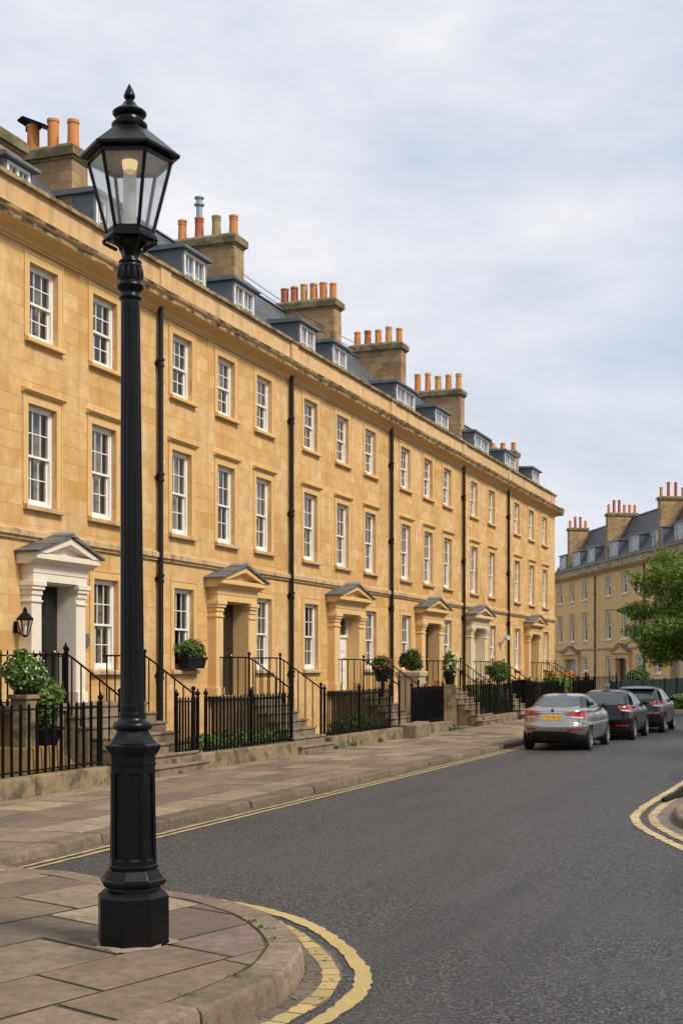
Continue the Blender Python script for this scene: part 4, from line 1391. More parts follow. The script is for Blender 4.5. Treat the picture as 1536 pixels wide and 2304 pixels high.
    # short landing guard between the stair and the front window
RUN = [(13.5, 20.86, 'front iron railing at the left edge, left of the lamp post', .24), (23.75, 24.68, 'short dense iron railing just right of the lamp post', .13),
       (25.05, 29.6, 'front iron railing with a green hedge right behind it', .175), (31.8, 37.0, 'front iron railing, small rounded bush behind its right half', .165),
       (39.1, 42.45, 'short front iron railing below the tall stone planter', .12), (47.35, 52.2, 'front iron railing before the clipped topiary ball', .19),
       (54.6, 62.5, 'front iron railing behind the silver car', .2), (64.7, 70.6, 'last front iron railing of the long terrace, behind the dark parked cars', .2)]
for s0, s1, lb, sp in RUN:
    railing('iron_railing', s0, s1, lb, spacing=sp, bar=.020 if s0 < 20 else .0165)
for s0, s1, lb in [(13.5, 21.0, 'mottled stone plinth at the left edge, left of the lamp post'), (23.4, 29.7, 'mottled stone plinth under the railing before the green hedge'),
                   (31.75, 39.0, 'mottled stone plinth left of the loose stone block'), (39.05, 42.9, 'mottled stone plinth under the short railing below the stone planter'),
                   (47.2, 52.3, 'mottled stone plinth under the railing before the topiary ball'), (54.5, 62.6, 'mottled stone plinth behind the silver car'), (64.6, 70.7, 'mottled stone plinth behind the dark parked cars')]:
    plinth(s0, s1, lb)
# landing guards: railings along the wall line beside each landing, at landing level
def guard(i, s0, s1, label):
    railing('landing_railing', s0, s1, label, D=DW - 1.02, spacing=.2, zt=2.30, zb=1.4, z0=1.42, group='landing railings in front of the ground floor windows', posts=[0, s1 - s0], bar=.011)
    m = MB()
    m.box(0, s1 - s0, -.06, 1.0, 1.28, 1.42, 0)
    m.box(.05, .25, .0, 1.0, -.02, 1.28, 1); m.box(s1 - s0 - .25, s1 - s0 - .05, 0, 1.0, -.02, 1.28, 1)
    o = m.build('stone_landing', [M['step'], M['plinth']], bevel=.012, loc=W(s0, DW - 1.02)); o.rotation_euler = (0, 0, RZ1)
    tag(o, 'stone landing slab behind the white flowered basket, left of the white doorway', 'landing', 'stone landings')
guard(0, 16.6, BND[0] + P0[0] - 1.02, 'iron landing railing behind the white flowered basket, left of the white doorway')

# front areas between plinth and wall
m = MB()
m.quad(W(12, 12.6, -.008), W(70.8, 12.6, -.008), W(70.8, 14.72, -.008), W(12, 14.72, -.008))
tag(m.build('area_paving', M['area'], recalc=False), kind='structure')
# ------------------------------------------------------------------ plants
def leaf_cloud(m, blobs, n, size, palette, rng, flat=.35, upright=0.0):
    """leaves spread through the shells of several overlapping ellipsoids"""
    wts = [b[1][0] * b[1][1] * b[1][2] for b in blobs]
    for _ in range(n):
        c, r = rng.choices(blobs, wts)[0][:2]
        while True:
            d = Vector((rng.gauss(0, 1), rng.gauss(0, 1), rng.gauss(0, 1)))
            if d.length > .1: break
        d.normalize()
        q = rng.random() ** .42
        p = Vector(c) + Vector((d.x * r[0], d.y * r[1], d.z * r[2])) * q
        s = size * rng.uniform(.45, 1.6)
        nr = (d * .8 + Vector((rng.uniform(-1, 1), rng.uniform(-1, 1), rng.uniform(-.3, 1.1)))).normalized()
        a = nr.cross(Vector((rng.uniform(-1, 1), rng.uniform(-1, 1), rng.uniform(-1, 1)))).normalized()
        b = nr.cross(a)
        if upright:
            a = (a * (1 - upright) + Vector((0, 0, 1)) * upright).normalized()
            b = nr.cross(a).normalized()
        col = jit(rng.choice(palette), .25)
        m.add([p - a * s * .6, p - b * s * .32 + a * .05 * s + nr * s * .08, p + a * s * .7, p + b * s * .32 + a * .05 * s + nr * s * .08], [(0, 1, 2, 3)], 0, col)

G_DARK = [(.020, .055, .010), (.035, .085, .014), (.05, .11, .018), (.028, .07, .014), (.075, .14, .025)]
G_MID = [(.06, .13, .02), (.085, .17, .025), (.045, .10, .016), (.11, .20, .035), (.07, .14, .03)]
G_BRIGHT = [(.13, .22, .03), (.18, .27, .04), (.10, .18, .025), (.22, .30, .06), (.07, .13, .02)]

def lumps(rng, c, r, n, k=.55):
    out = [(c, tuple(x * .82 for x in r))]
    for _ in range(n):
        d = Vector((rng.gauss(0, 1), rng.gauss(0, 1), rng.gauss(0, 1))).normalized()
        f = rng.uniform(.5, .78)
        rr = rng.uniform(.3, .5)
        out.append(((c[0] + d.x * r[0] * f, c[1] + d.y * r[1] * f, c[2] + d.z * r[2] * f), tuple(x * rr for x in r)))
    return out

def plant(name, label, cat, loc, r, n, size, pal, seed, flowers=None, group=None, zoff=None, nl=7, pot=None, upright=0):
    rng = random.Random(seed)
    root = empty(name, loc, RZ1)
    tag(root, label, cat, group)
    z = (zoff if zoff is not None else r[2])
    m = MB()
    leaf_cloud(m, lumps(rng, (0, 0, z), r, nl), n, size, pal, rng, upright=upright)
    m.build('foliage', M['leaf'], root, recalc=False)
    if flowers:
        fm = MB()
        cols, nf, fs = flowers
        for _ in range(nf):
            d = Vector((rng.gauss(0, 1), rng.gauss(0, 1), rng.gauss(.25, 1))).normalized()
            p = Vector((d.x * r[0], d.y * r[1], z + d.z * r[2])) * rng.uniform(.9, 1.02)
            col = jit(rng.choice(cols), .12)
            nr = (d + Vector((0, 0, .3))).normalized()
            a = nr.cross(Vector((.3, .5, 1))).normalized(); b = nr.cross(a)
            ring = [p + (a * math.cos(t) + b * math.sin(t)) * fs * (1 if i % 2 else .62) for i, t in enumerate([math.pi * q / 5 for q in range(10)])]
            fm.add(ring + [p + nr * fs * .35], [(i, (i + 1) % 10, 10) for i in range(10)], 0, col)
        fm.build('blossoms', M['leaf'], root, recalc=False)
    if pot:
        kind, pm = pot[0], pot[1]
        p = MB()
        if kind == 'round':
            rr, h = pot[2:]
            p.lathe([(rr * .62, -h), (rr * .8, -h * .5), (rr * .96, -h * .06), (rr * 1.04, -h * .05), (rr * 1.04, .03), (rr * .9, .03), (rr * .88, -.02)], 20)
            p.build('pot', pm, root, smooth=40)
        elif kind == 'trough':
            w, d_, h = pot[2:]
            p.add([(-w * .42, -d_ * .4, -h), (w * .42, -d_ * .4, -h), (w * .42, d_ * .4, -h), (-w * .42, d_ * .4, -h), (-w / 2, -d_ / 2, 0), (w / 2, -d_ / 2, 0), (w / 2, d_ / 2, 0), (-w / 2, d_ / 2, 0)],
                  [(0, 1, 5, 4), (1, 2, 6, 5), (2, 3, 7, 6), (3, 0, 4, 7), (3, 2, 1, 0), (4, 5, 6, 7)])
            p.box(-w / 2 - .015, w / 2 + .015, -d_ / 2 - .015, d_ / 2 + .015, -.05, .01)
            p.build('pot', pm, root, bevel=.008)
    return root

M['pot_dark'] = plain('dark_plastic_pot', (.007, .008, .008), .6, spec=.2)
M['pot_green'] = plain('dark_green_pot', (.012, .035, .02), .5)
M['pot_stone'] = stone('cast_stone_planter', (.50, .38, .24), (.56, .44, .29))
WHITE_F = [(.80, .80, .76), (.72, .74, .66)]
RED_F = [(.55, .06, .03), (.65, .14, .05), (.50, .05, .05), (.70, .25, .08)]

def pw(x, y, D):
    """world point of a photo pixel on the plane at distance D along the terrace"""
    u = (x - CX) / F
    Z = D / (SN - u * CS)
    return Vector((u * Z, Z, CAMZ + (HY - y) / F * Z))

# white flowered basket and its stone pier, left edge
p = pw(54, 1522, 13.0)
plant('flower_basket', 'round green plant with white flowers on a stone pier, left of the white doorway', 'flower basket', p, (.40, .40, .42), 3000, .07, G_MID + G_BRIGHT[:3], 1,
      (WHITE_F, 60, .022), zoff=.05, pot=('round', M['pot_dark'], .25, .30))
pr = MB()
pr.box(-.16, .16, -.16, .16, 0, p.z - .38); pr.box(-.20, .20, -.20, .20, p.z - .38, p.z - .305)
o = pr.build('stone_pier', M['plinth'], bevel=.015, loc=(p.x, p.y, 0)); o.rotation_euler = (0, 0, RZ1)
tag(o, 'square stone pier carrying the white flowered basket', 'pier')
p = pw(100, 1640, 12.9)
plant('potted_shrub', 'dense round green shrub in a black pot in front of the nearest steps', 'shrub', p, (.36, .36, .50), 3000, .06, G_BRIGHT + G_MID + [(.15, .10, .02)], 2, zoff=.52, pot=('round', M['pot_dark'], .34, .28))
ob = MB()
ob.add([(-.9, -.35, 0), (1.35, -.35, 0), (.9, .5, 0), (-.9, .5, 0), (-.75, -.30, .70), (-.05, -.30, .72), (-.05, .45, .72), (-.75, .45, .70)], [(0, 1, 5, 4), (1, 2, 6, 5), (2, 3, 7, 6), (3, 0, 4, 7), (4, 5, 6, 7)])
q = W(SX(100, 12.9), 12.95)
o = ob.build('rendered_block', M['ochre'], bevel=.03, loc=(q.x, q.y, 0)); o.rotation_euler = (0, 0, RZ1)
o.scale.z = max(.5, (p.z - .28) / .71)
tag(o, 'sloping ochre rendered block that the black potted shrub stands on', 'block')

# red flowered window box
s_ = BND[1] + colx(1, [392])[0] + WW / 2
p = W(s_ + .1, DW - .16, 2.06 + .27)
plant('window_box', 'black window box of green plants and red flowers on the second house', 'window box', p, (.62, .26, .30), 1900, .07, G_MID, 5, (RED_F, 45, .03), zoff=.18, pot=('trough', M['pot_dark'], 1.0, .30, .26))
# hanging basket in front of the third house
p = pw(859, 1506, 13.55)
plant('window_box', 'black pot of red flowers by the downpipe right of the white front door', 'flower pot', p, (.42, .34, .30), 1300, .07, G_DARK, 6, (RED_F, 40, .04), zoff=.16, pot=('round', M['pot_dark'], .28, .36))
b = MB(); b.box(-.04, .04, -.04, .04, 0, p.z - .385); b.box(-.2, .2, -.2, .2, p.z - .385, p.z - .362); b.box(-.18, .18, -.18, .18, 0, .05)
o = b.build('pot_stand', M['black_iron'], loc=(p.x, p.y, 0)); tag(o, 'slim black iron stand under the red flower pot right of the white front door', 'plant stand')
# tall stone planter with rounded shrub
p = pw(925, 1510, 13.45)
plant('planter_shrub', 'rounded shrub with red tips in the tall pale stone planter', 'shrub', p, (.46, .46, .42), 1900, .08, G_DARK + [(.10, .06, .02)], 7, (RED_F, 22, .035), zoff=.36)
b = MB()
H_ = p.z
b.lathe([(.40, 0), (.42, .1), (.46, H_ * .45), (.54, H_ - .2), (.60, H_ - .16), (.62, H_ - .04), (.60, H_), (.5, H_), (.48, H_ - .05)], 4, rot=math.pi / 4)
o = b.build('tall_planter', M['pot_stone'], bevel=.015, loc=(p.x, p.y, 0)); o.rotation_euler = (0, 0, RZ1)
tag(o, 'tall tapering pale stone planter left of the fourth doorway', 'planter')
p = pw(962, 1560, 12.95)
plant('potted_plant', 'low green plant with red blooms just behind the short railing', 'plant', p, (.62, .4, .24), 1200, .08, G_MID, 8, (RED_F, 60, .05), zoff=.1, pot=('trough', M['pot_dark'], 1.2, .4, .35))
b = MB(); b.box(-.7, .7, -.28, .28, 0, p.z - .35)
o = b.build('stone_bench_block', M['plinth'], bevel=.03, loc=(p.x, p.y, 0)); o.rotation_euler = (0, 0, RZ1)
tag(o, 'stone block behind the short railing, under the low red flowered plant', 'block')
# hedges behind the front railings
def hedge(name, s0, s1, D, h, d, label, n, seed, pal, size=.075):
    rng = random.Random(seed)
    root = empty(name, W((s0 + s1) / 2, D, 0), RZ1)
    tag(root, label, 'hedge')
    m = MB()
    bl = []
    x = -(s1 - s0) / 2
    while x < (s1 - s0) / 2:
        w = rng.uniform(.35, .6)
        bl.append(((x + w / 2, rng.uniform(-.05, .05), h * .5), (w * .75, d * .5, h * rng.uniform(.48, .56))))
        x += w * .8
    leaf_cloud(m, bl, n, size, pal, rng)
    m.build('foliage', M['leaf'], root, recalc=False)
    t = MB()
    for b_ in bl:
        t.tube([(b_[0][0], 0, -.01), (b_[0][0], 0, h * .5)], .02, 5)
    t.build('stems', M['bark'], root)
hedge('green_hedge', 25.7, 29.4, 13.15, .66, .9, 'bright green clipped hedge behind the railing of the second house', 6500, 31, G_BRIGHT + G_MID)
hedge('rounded_bush', 34.4, 36.8, 13.15, .72, .9, 'small rounded green bush behind the railing of the white door house', 4200, 32, G_BRIGHT + G_MID)
hedge('dark_hedge', 49.0, 51.9, 13.3, 1.55, .9, 'dark green hedge under the topiary ball', 3600, 33, G_DARK[:3])
hedge('end_hedge', 61.0, 66.5, 12.95, 1.75, .7, 'leafy fern like hedge above the silver car roof', 4200, 34, G_BRIGHT + G_MID, .11)
p = pw(1011, 1512, 13.3)
plant('potted_plant', 'slender green plant with pale flowers right of the fourth doorway', 'plant', p, (.32, .32, .55), 700, .10, G_BRIGHT, 9, (WHITE_F, 40, .06), zoff=.3, nl=5, pot=('round', M['pot_dark'], .24, .45))
b = MB(); b.box(-.22, .22, -.22, .22, 0, p.z - .45)
o = b.build('stone_pier', M['plinth'], bevel=.02, loc=(p.x, p.y, 0)); tag(o, 'small stone pier under the slender pale flowered plant', 'pier')
p = pw(1122, 1530, 13.35)
root = plant('topiary_ball', 'clipped dark green topiary ball on a short stem above the dark hedge', 'topiary', p, (.55, .55, .55), 2400, .075, G_DARK + G_MID[:2], 10, zoff=.35, nl=3)
t = MB(); t.tube([(0, 0, -p.z), (0, 0, .3)], .035, 8); t.build('stem', M['bark'], root)
p = pw(1240, 1536, 12.95)
plant('red_flowers', 'red and yellow flowers in a dark tub left of the fern like hedge', 'plant', p, (.45, .4, .5), 700, .12, G_MID, 12, ([(.55, .05, .03), (.6, .3, .05)], 60, .07), zoff=.1, pot=('round', M['pot_dark'], .4, 1.2))
p = pw(1276, 1524, 13.6)
plant('red_flowers', 'long window box of orange red geraniums beyond the end of the terrace', 'plant', p, (1.1, .35, .3), 600, .12, G_MID, 13, ([(.70, .12, .04), (.75, .2, .06)], 150, .085), zoff=.05, pot=('trough', M['pot_dark'], 2.2, .4, .35))
b = MB(); b.box(-1.0, 1.0, -.2, .2, 0, p.z - .35)
o = b.build('stone_bench_block', M['plinth'], bevel=.03, loc=(p.x, p.y, 0)); o.rotation_euler = (0, 0, RZ1); tag(o, 'low stone wall carrying the geranium box', 'wall')

# loose stone block by the plinth, dark bin
q = W(SX(938, 12.15), 12.18)
b = MB(); b.box(-.78, .78, -.22, .22, 0, .44)
o = b.build('stone_block', M['step'], bevel=.05, loc=(q.x, q.y, -.01)); o.rotation_euler = (R(2), R(-1.5), RZ1 + R(2)); tag(o, 'loose worn stone block lying against the plinth on the pavement', 'stone block')
q = W(SX(1178, 13.0), 13.0)
root = empty('wheeled_bin', (q.x, q.y, 0), RZ1); tag(root, 'tall black bin with a pale notice, behind the railing left of the silver car', 'bin')
b = MB(); b.add([(-.40, -.32, .1), (.40, -.32, .1), (.40, .32, .1), (-.40, .32, .1), (-.48, -.40, 1.45), (.48, -.40, 1.45), (.48, .40, 1.45), (-.48, .40, 1.45)], [(0, 1, 5, 4), (1, 2, 6, 5), (2, 3, 7, 6), (3, 0, 4, 7), (4, 5, 6, 7), (3, 2, 1, 0)])
b.build('bin_body', M['pot_dark'], root, bevel=.02)
b = MB(); b.prism_x([(-.45, 1.44), (-.45, 1.50), (.0, 1.60), (.43, 1.53), (.43, 1.44)], -.50, .50); b.build('lid', M['pot_dark'], root, bevel=.015)
b = MB(); b.box(-.16, .16, -.402, -.395, .85, 1.25); b.build('notice', plain('grey_notice', (.22, .23, .24), .6), root)
for sg in (-1, 1):
    b = MB(); b.prism_x([(.28 + .12 * math.cos(t * math.pi / 6), .12 + .12 * math.sin(t * math.pi / 6)) for t in range(12)], sg * .42 - .03, sg * .42 + .03); b.build('wheel', M['pot_dark'], root)

# small wall lantern by the white doorway
q = pw(57, 1398, DW - .22)
root = empty('wall_lantern', q, RZ1); tag(root, 'small black wall lantern left of the white doorway', 'wall lantern')
b = MB()
b.lathe([(.02, -.30), (.05, -.28), (.06, -.26)], 6); b.lathe([(.155, .02), (.16, .05), (.05, .17), (.035, .19), (.045, .21), (.012, .27)], 6)
for k in range(6):
    a = k * math.pi / 3
    b.tube([(.06 * math.cos(a), .06 * math.sin(a), -.27), (.145 * math.cos(a), .145 * math.sin(a), .03)], .008, 4)
b.tube([(0, .22, -.1), (0, .16, -.2), (0, .10, -.24), (0, 0, -.29)], .012, 6); b.box(-.05, .05, .20, .222, -.22, .0)
b.build('lantern_frame', M['black_iron'], root)
b = MB()
for k in range(6):
    a, a2 = k * math.pi / 3, (k + 1) * math.pi / 3
    b.quad((.058 * math.cos(a), .058 * math.sin(a), -.26), (.058 * math.cos(a2), .058 * math.sin(a2), -.26), (.143 * math.cos(a2), .143 * math.sin(a2), .03), (.143 * math.cos(a), .143 * math.sin(a), .03))
b.build('lantern_pane', M['lantern_glass'], root, recalc=False)
b = MB(); b.lathe([(.03, -.25), (.035, -.1), (.02, -.05)], 8); b.build('lamp_holder', M['white'], root)
# entry phone and plate on the nearest doorway
q = pw(196, 1440, DW - .02)
b = MB(); b.box(-.06, .06, -.03, 0, -.13, .13); b.box(-.04, .04, -.036, -.03, .02, .10)
o = b.build('entry_phone', M['lead'], loc=q, bevel=.006); o.rotation_euler = (0, 0, RZ1); tag(o, 'small grey entry phone on the wall right of the white doorway', 'entry phone')
q = pw(1131, 1433, DW - .16)
root = empty('wall_light', q, RZ1); tag(root, 'small grey swan neck wall light beside the last downpipe', 'wall light')
b = MB(); b.tube([(-.22, .16, -.3), (-.22, .0, -.28), (-.2, -.12, -.1), (-.1, -.16, .06), (.05, -.16, .05)], .03, 8); b.build('arm', M['lead_pale'], root, smooth=50)
b = MB(); b.lathe([(.16, -.14), (.15, -.06), (.08, .06), (.03, .1)], 14, .1, -.16); b.build('shade', M['lead_pale'], root, smooth=50)

# overhead cables between the stacks
def cable(a, b_, sag, label, r=.011):
    a, b_ = Vector(a), Vector(b_)
    m = MB()
    n = 16
    m.tube([a.lerp(b_, t / n) - Vector((0, 0, sag * 4 * (t / n) * (1 - t / n))) for t in range(n + 1)], r, 5)
    tag(m.build('overhead_cable', M['pipe']), label, 'cable')
cable(pw(549, 618, DW + 1.9), pw(800, 772, DW + 1.9), .12, 'upper thin cable strung between the chimney stacks')
cable(pw(549, 630, DW + 1.85), pw(800, 786, DW + 1.85), .12, 'lower thin cable strung between the chimney stacks')
cable(pw(330, 572, DW + .6), pw(720, 800, DW + .6), .25, 'thin cable running past the dormers above the parapet')

# black curved object, bent tubes with a ball end, at the right hand kerb
q = ground(1494, 1806, ROAD)
e_ = ground(1545, 1772, ROAD)
m = MB()
dv = (e_ - q)
m.tube([q + Vector((0, 0, .05)), q + dv * .25 + Vector((.03, -.04, .05)), q + dv * .5 + Vector((.04, -.05, .06)), q + dv * .8 + Vector((.03, -.02, .07)), e_ + Vector((.02, 0, .09))], .042, 10)
m.ball((q.x, q.y, ROAD + .05), .055, 10, sz=.8)
m.tube([q + Vector((0, 0, .03)), q + dv * .45 + Vector((.10, -.14, .03)), q + dv + Vector((.16, -.10, .05))], .03, 8)
tag(m.build('curved_object', M['pot_dark'], smooth=60), 'black curved object lying in the gutter at the right hand corner', 'hose')

# ------------------------------------------------------------------ beyond the cars: fence, hedge, tree, railing
gfence = empty('green_fence', (0, 0, 0)); tag(gfence, 'long dark green panel fence across the end of the street', 'fence')
A_, B_ = Vector((19.2, 95.0, 0)), Vector((22.5, 71.0, 0))
k = NT('dark_green_fence')
o_ = k.obj()
s_ = k.n('SeparateXYZ', Vector=o_)
st = k.noise(k.scaled(o_, (3, 3, .5)), 3, 5, .6)
k.bsdf(Base__Color=k.mix(k.ramp(st, [(.35, 0.0), (.7, 1.0)]), (.006, .030, .020), (.016, .052, .034)), Roughness=.6, Normal=k.bump(k.math('SINE', k.math('MULTIPLY', k.math('ADD', s_.outputs[1], s_.outputs[0]), 38.0)), .5, .02))
FEN = k.mat
N_ = 12
for i in range(N_):
    a, b_ = A_.lerp(B_, i / N_), A_.lerp(B_, (i + 1) / N_)
    za, zb_ = 1.12 + .65 * i / N_, 1.12 + .65 * (i + 1) / N_
    d_ = (b_ - a).normalized(); n_ = Vector((-d_.y, d_.x, 0)) * .02
    m = MB()
    P = [a + d_ * .05, b_ - d_ * .05]
    vs = []
    for sg in (-1, 1):
        vs += [(*(P[0] + n_ * sg)[:2], -.4), (*(P[1] + n_ * sg)[:2], -.4), (*(P[1] + n_ * sg)[:2], zb_), (*(P[0] + n_ * sg)[:2], za)]
    m.add(vs, [(0, 1, 2, 3), (7, 6, 5, 4), (0, 4, 5, 1), (1, 5, 6, 2), (2, 6, 7, 3), (3, 7, 4, 0)])
    m.build('fence_panel', FEN, gfence)
    m = MB(); m.box(a.x - .06, a.x + .06, a.y - .06, a.y + .06, -.4, za + .08); m.build('post', FEN, gfence)
# yellow green shrubs behind the far kerb
def bush(name, label, loc, r, n, size, pal, seed, group=None):
    plant(name, label, 'bush', loc, r, n, size, pal, seed, group=group, nl=9)
bush('roadside_bush', 'yellow green bush at the far kerb just right of the last car', (17.6, 68.6, -.02), (1.0, .8, .42), 2600, .13, G_BRIGHT, 51)
bush('roadside_bush', 'second yellow green bush at the far kerb, at the right edge', (19.3, 68.9, -.02), (1.1, .8, .46), 2600, .13, G_BRIGHT + G_MID[:2], 52)
bush('roadside_bush', 'yellow green bush at the far kerb under the leafy tree, partly out of view', (21.2, 68.3, -.02), (1.1, .8, .45), 2000, .13, G_BRIGHT, 53)
p = Vector(((1433 - CX) / F * 98, 98, 0))
bush('fence_bush', 'dark rounded bush rising behind the green fence', (p.x, p.y, 0), (1.25, 1.0, 1.15), 3200, .16, G_DARK + G_MID, 54)
# tree
G_TREE = [(.14, .23, .022), (.18, .28, .03), (.09, .16, .016), (.22, .32, .04), (.06, .11, .012), (.15, .24, .022)]
def tree(loc, seed):
    rng = random.Random(seed)
    root = empty('leafy_tree', loc); tag(root, 'leafy green tree at the right edge in front of the far terrace', 'tree')
    t = MB()
    t.tube([(0, 0, -.3), (.05, 0, 1.0), (-.05, .05, 2.4), (.05, 0, 4.0), (0, 0, 6.5)], .20, 10, r2=.05)
    bl = []
    for i in range(44):
        a = rng.uniform(0, 2 * math.pi); z = rng.uniform(2.2, 8.0)
        rr = 4.2 * math.sin(math.pi * min(max((z - 1.2) / 7.6, .08), .96)) ** .7
        d = rr * rng.uniform(.55, .92)
        c = Vector((math.cos(a) * d, math.sin(a) * d, z))
        t.tube([(0, 0, max(1.6, z * .55)), c * .55 + Vector((0, 0, z * .42)), c], .06, 5, r2=.012)
        s = rng.uniform(.65, 1.15)
        bl.append((c, (s, s, s * .72)))
    bl += [((0, 0, 4.8), (2.2, 2.2, 2.4))]
    m = MB()
    leaf_cloud(m, bl, 42000, .135, G_TREE, rng)
    # loose sprays at the outline
    for _ in range(70):
        c, r = rng.choice(bl[:-1])
        d = Vector((c[0], c[1], (c[2] - 4.6) * .9)).normalized()
        b0 = Vector(c) + d * r[0] * .8
        for q in range(9):
            pp = b0 + d * .09 * q + Vector((rng.uniform(-.12, .12), rng.uniform(-.12, .12), rng.uniform(-.12, .08)))
            leaf_cloud(m, [(pp, (.05, .05, .05))], 2, .12, G_MID + G_BRIGHT[:3], rng)
    m.build('crown', M['leaf'], root, recalc=False)
    t.build('trunk', M['bark'], root, smooth=60)
tree((19.9, 76.0, .5), 77)
# iron railing linking the end of the long terrace and the green fence
a, b_ = Vector((12.4, 76.6, 0)), Vector((17.0, 82.5, 0))
rt = railing('iron_railing', 0, (b_ - a).length, 'low iron railing between the end of the long terrace and the green fence', spacing=.27, zt=1.5, zb=.3, z0=.1, bar=.02)
rt.location = (a.x, a.y, .1); rt.rotation_euler = (0, 0, math.atan2(b_.y - a.y, b_.x - a.x))
m = MB(); m.box(0, (b_ - a).length, -.2, .2, -.4, .1)
o = m.build('stone_plinth', M['plinth'], bevel=.03, loc=(a.x, a.y, 0)); o.rotation_euler = rt.rotation_euler; tag(o, 'low stone plinth under the railing leading to the green fence', 'wall')
root = empty('bollard_post', (*((1317 - CX) / F * 78, 78), 0)); tag(root, 'slim black post with a pale cap, behind the silver car roof', 'post')
m = MB(); m.lathe([(.09, -.1), (.09, .1), (.06, .2), (.055, 1.7), (.08, 1.72), (.08, 1.78), (.05, 1.8)], 10); m.build('shaft', M['black_iron'], root, smooth=40)
m = MB(); m.lathe([(.05, 1.8), (.16, 1.84), (.16, 1.92), (.05, 1.97)], 10); m.build('cap', M['white'], root, smooth=40)
mb = MB()
mb.add([(10.0, 70, -.05), (45, 66.5, -.05), (60, 140, -.05), (8, 140, -.05)], [(0, 1, 2, 3)])
tag(mb.build('garden_ground', M['earth'], recalc=False), kind='structure')

# weeds along the plinths and kerbs, fallen leaves in the gutter, and the park trees across the street that the windows mirror
rng = random.Random(90)
m = MB()
spots = [W(s, 12.32) for s in (21.6, 23.3, 29.75, 31.9, 33.2, 35.4, 38.9, 42.6, 43.6, 47.0)]
for c in spots:
    leaf_cloud(m, [((c.x, c.y, .05), (.16, .12, .09))], 90, .05, G_MID, rng)
for i in range(26):
    q = inn_n[rng.randrange(30, len(inn_n) - 20)]
    leaf_cloud(m, [((q.x, q.y, NZ + .001), (.10, .06, .008))], 16, .022, G_MID, rng)
tag(m.build('weeds', M['leaf'], recalc=False), kind='stuff')
m = MB()
for i in range(420):
    if rng.random() < .6:
        s = rng.uniform(8, 44); p = W(s, DK - abs(rng.gauss(.05, .12)) - .02, ROAD + .012)
    else:
        q = kerb_n[rng.randrange(60, len(kerb_n) - 5)]; p = Vector((q.x + rng.uniform(.0, .3), q.y + rng.uniform(-.1, .1), ROAD + .014))
    a = rng.uniform(0, 6.28); s = rng.uniform(.012, .032)
    u = Vector((math.cos(a), math.sin(a), rng.uniform(-.1, .2))) * s; v = Vector((-math.sin(a), math.cos(a), rng.uniform(-.1, .2))) * s * .6
    m.add([p - u, p + v, p + u, p - v], [(0, 1, 2, 3)], 0, jit(rng.choice([(.30, .20, .07), (.22, .15, .06), (.34, .28, .16), (.12, .09, .05)]), .2))
tag(m.build('fallen_leaves', M['leaf'], recalc=False), kind='stuff')
m = MB()
for (x, y, h, r) in ((16, 30, 8.5, 3.6), (19.5, 40, 9.5, 4.0), (24, 51, 9, 4.0), (31, 60, 9.5, 4.2), (22.5, 58, 8.5, 3.6), (27, 68, 9, 4), (14, 21, 8, 3.2), (13, 8, 9, 3.6), (10, -8, 9, 4), (0, -16, 9, 4.5), (-9, -14, 9, 4.5)):
    bl = []
    for _ in range(16):
        d = Vector((rng.gauss(0, 1), rng.gauss(0, 1), rng.gauss(0, .8))).normalized() * rng.uniform(.4, .85)
        bl.append(((x + d.x * r, y + d.y * r, h * .62 + d.z * h * .36), (r * .42, r * .42, r * .36)))
    leaf_cloud(m, bl, 3200, .42, G_DARK + G_MID[:2], rng)
    m.tube([(x, y, -.2), (x + .1, y, h * .35), (x, y, h * .6)], .22, 8, 0, (.05, .04, .03), r2=.08)
tag(m.build('park_trees', M['leaf'], recalc=False), kind='stuff')
# ------------------------------------------------------------------ parked cars
def paint(name, c, metal=.85, rough=.3, coat=1.0, spec=.5):
    k = NT(name)
    o = k.obj()
    fl = k.noise(o, 400, 1, .5)
    b = k.bsdf(Base__Color=k.mix(k.ramp(fl, [(.35, .0), (.65, .25)]), c, tuple(min(1, x * 1.5) for x in c)), Metallic=metal, Roughness=rough)
    b.inputs['Coat Weight'].default_value = coat
    b.inputs['Specular IOR Level'].default_value = spec
    b.inputs['Coat Roughness'].default_value = .03
    return k.mat
M['silver'] = paint('silver_grey_paint', (.36, .345, .33), .85, .28, .8)
M['plum'] = paint('dark_plum_paint', (.006, .0035, .0055), 0.0, .35, .7, .1)
M['slategrey'] = paint('dark_grey_paint', (.016, .018, .020), .1, .35, .7, .15)
M['car_black'] = plain('black_bumper_plastic', (.010, .010, .011), .6)
M['tyre'] = plain('tyre_rubber', (.010, .010, .010), .85)
M['alloy'] = plain('alloy_wheel', (.55, .54, .52), .3, .9)
M['red_lens'] = plain('red_lamp_lens', (.30, .006, .008), .12, coat=1.0, spec=.8)
M['clear_lens'] = plain('clear_lamp_lens', (.62, .58, .58), .08, coat=1.0)
M['chrome'] = plain('chrome', (.75, .75, .76), .12, 1.0)
M['plate'] = plain('yellow_number_plate', (.80, .44, .02), .4, var=.03)
M['ink'] = plain('black_lettering', (.01, .01, .01), .5)

def catmull_levels(lv, sub=4):
    P = [lv[0]] + lv + [lv[-1]]
    out = []
    for i in range(1, len(P) - 2):
        a, b, c, d = P[i - 1], P[i], P[i + 1], P[i + 2]
        for j in range(sub):
            t = j / sub
            out.append(tuple(.5 * (2 * b_ + (c_ - a_) * t + (2 * a_ - 5 * b_ + 4 * c_ - d_) * t * t + (3 * b_ - a_ - 3 * c_ + d_) * t ** 3) for a_, b_, c_, d_ in zip(a, b, c, d)))
    out.append(lv[-1])
    return out

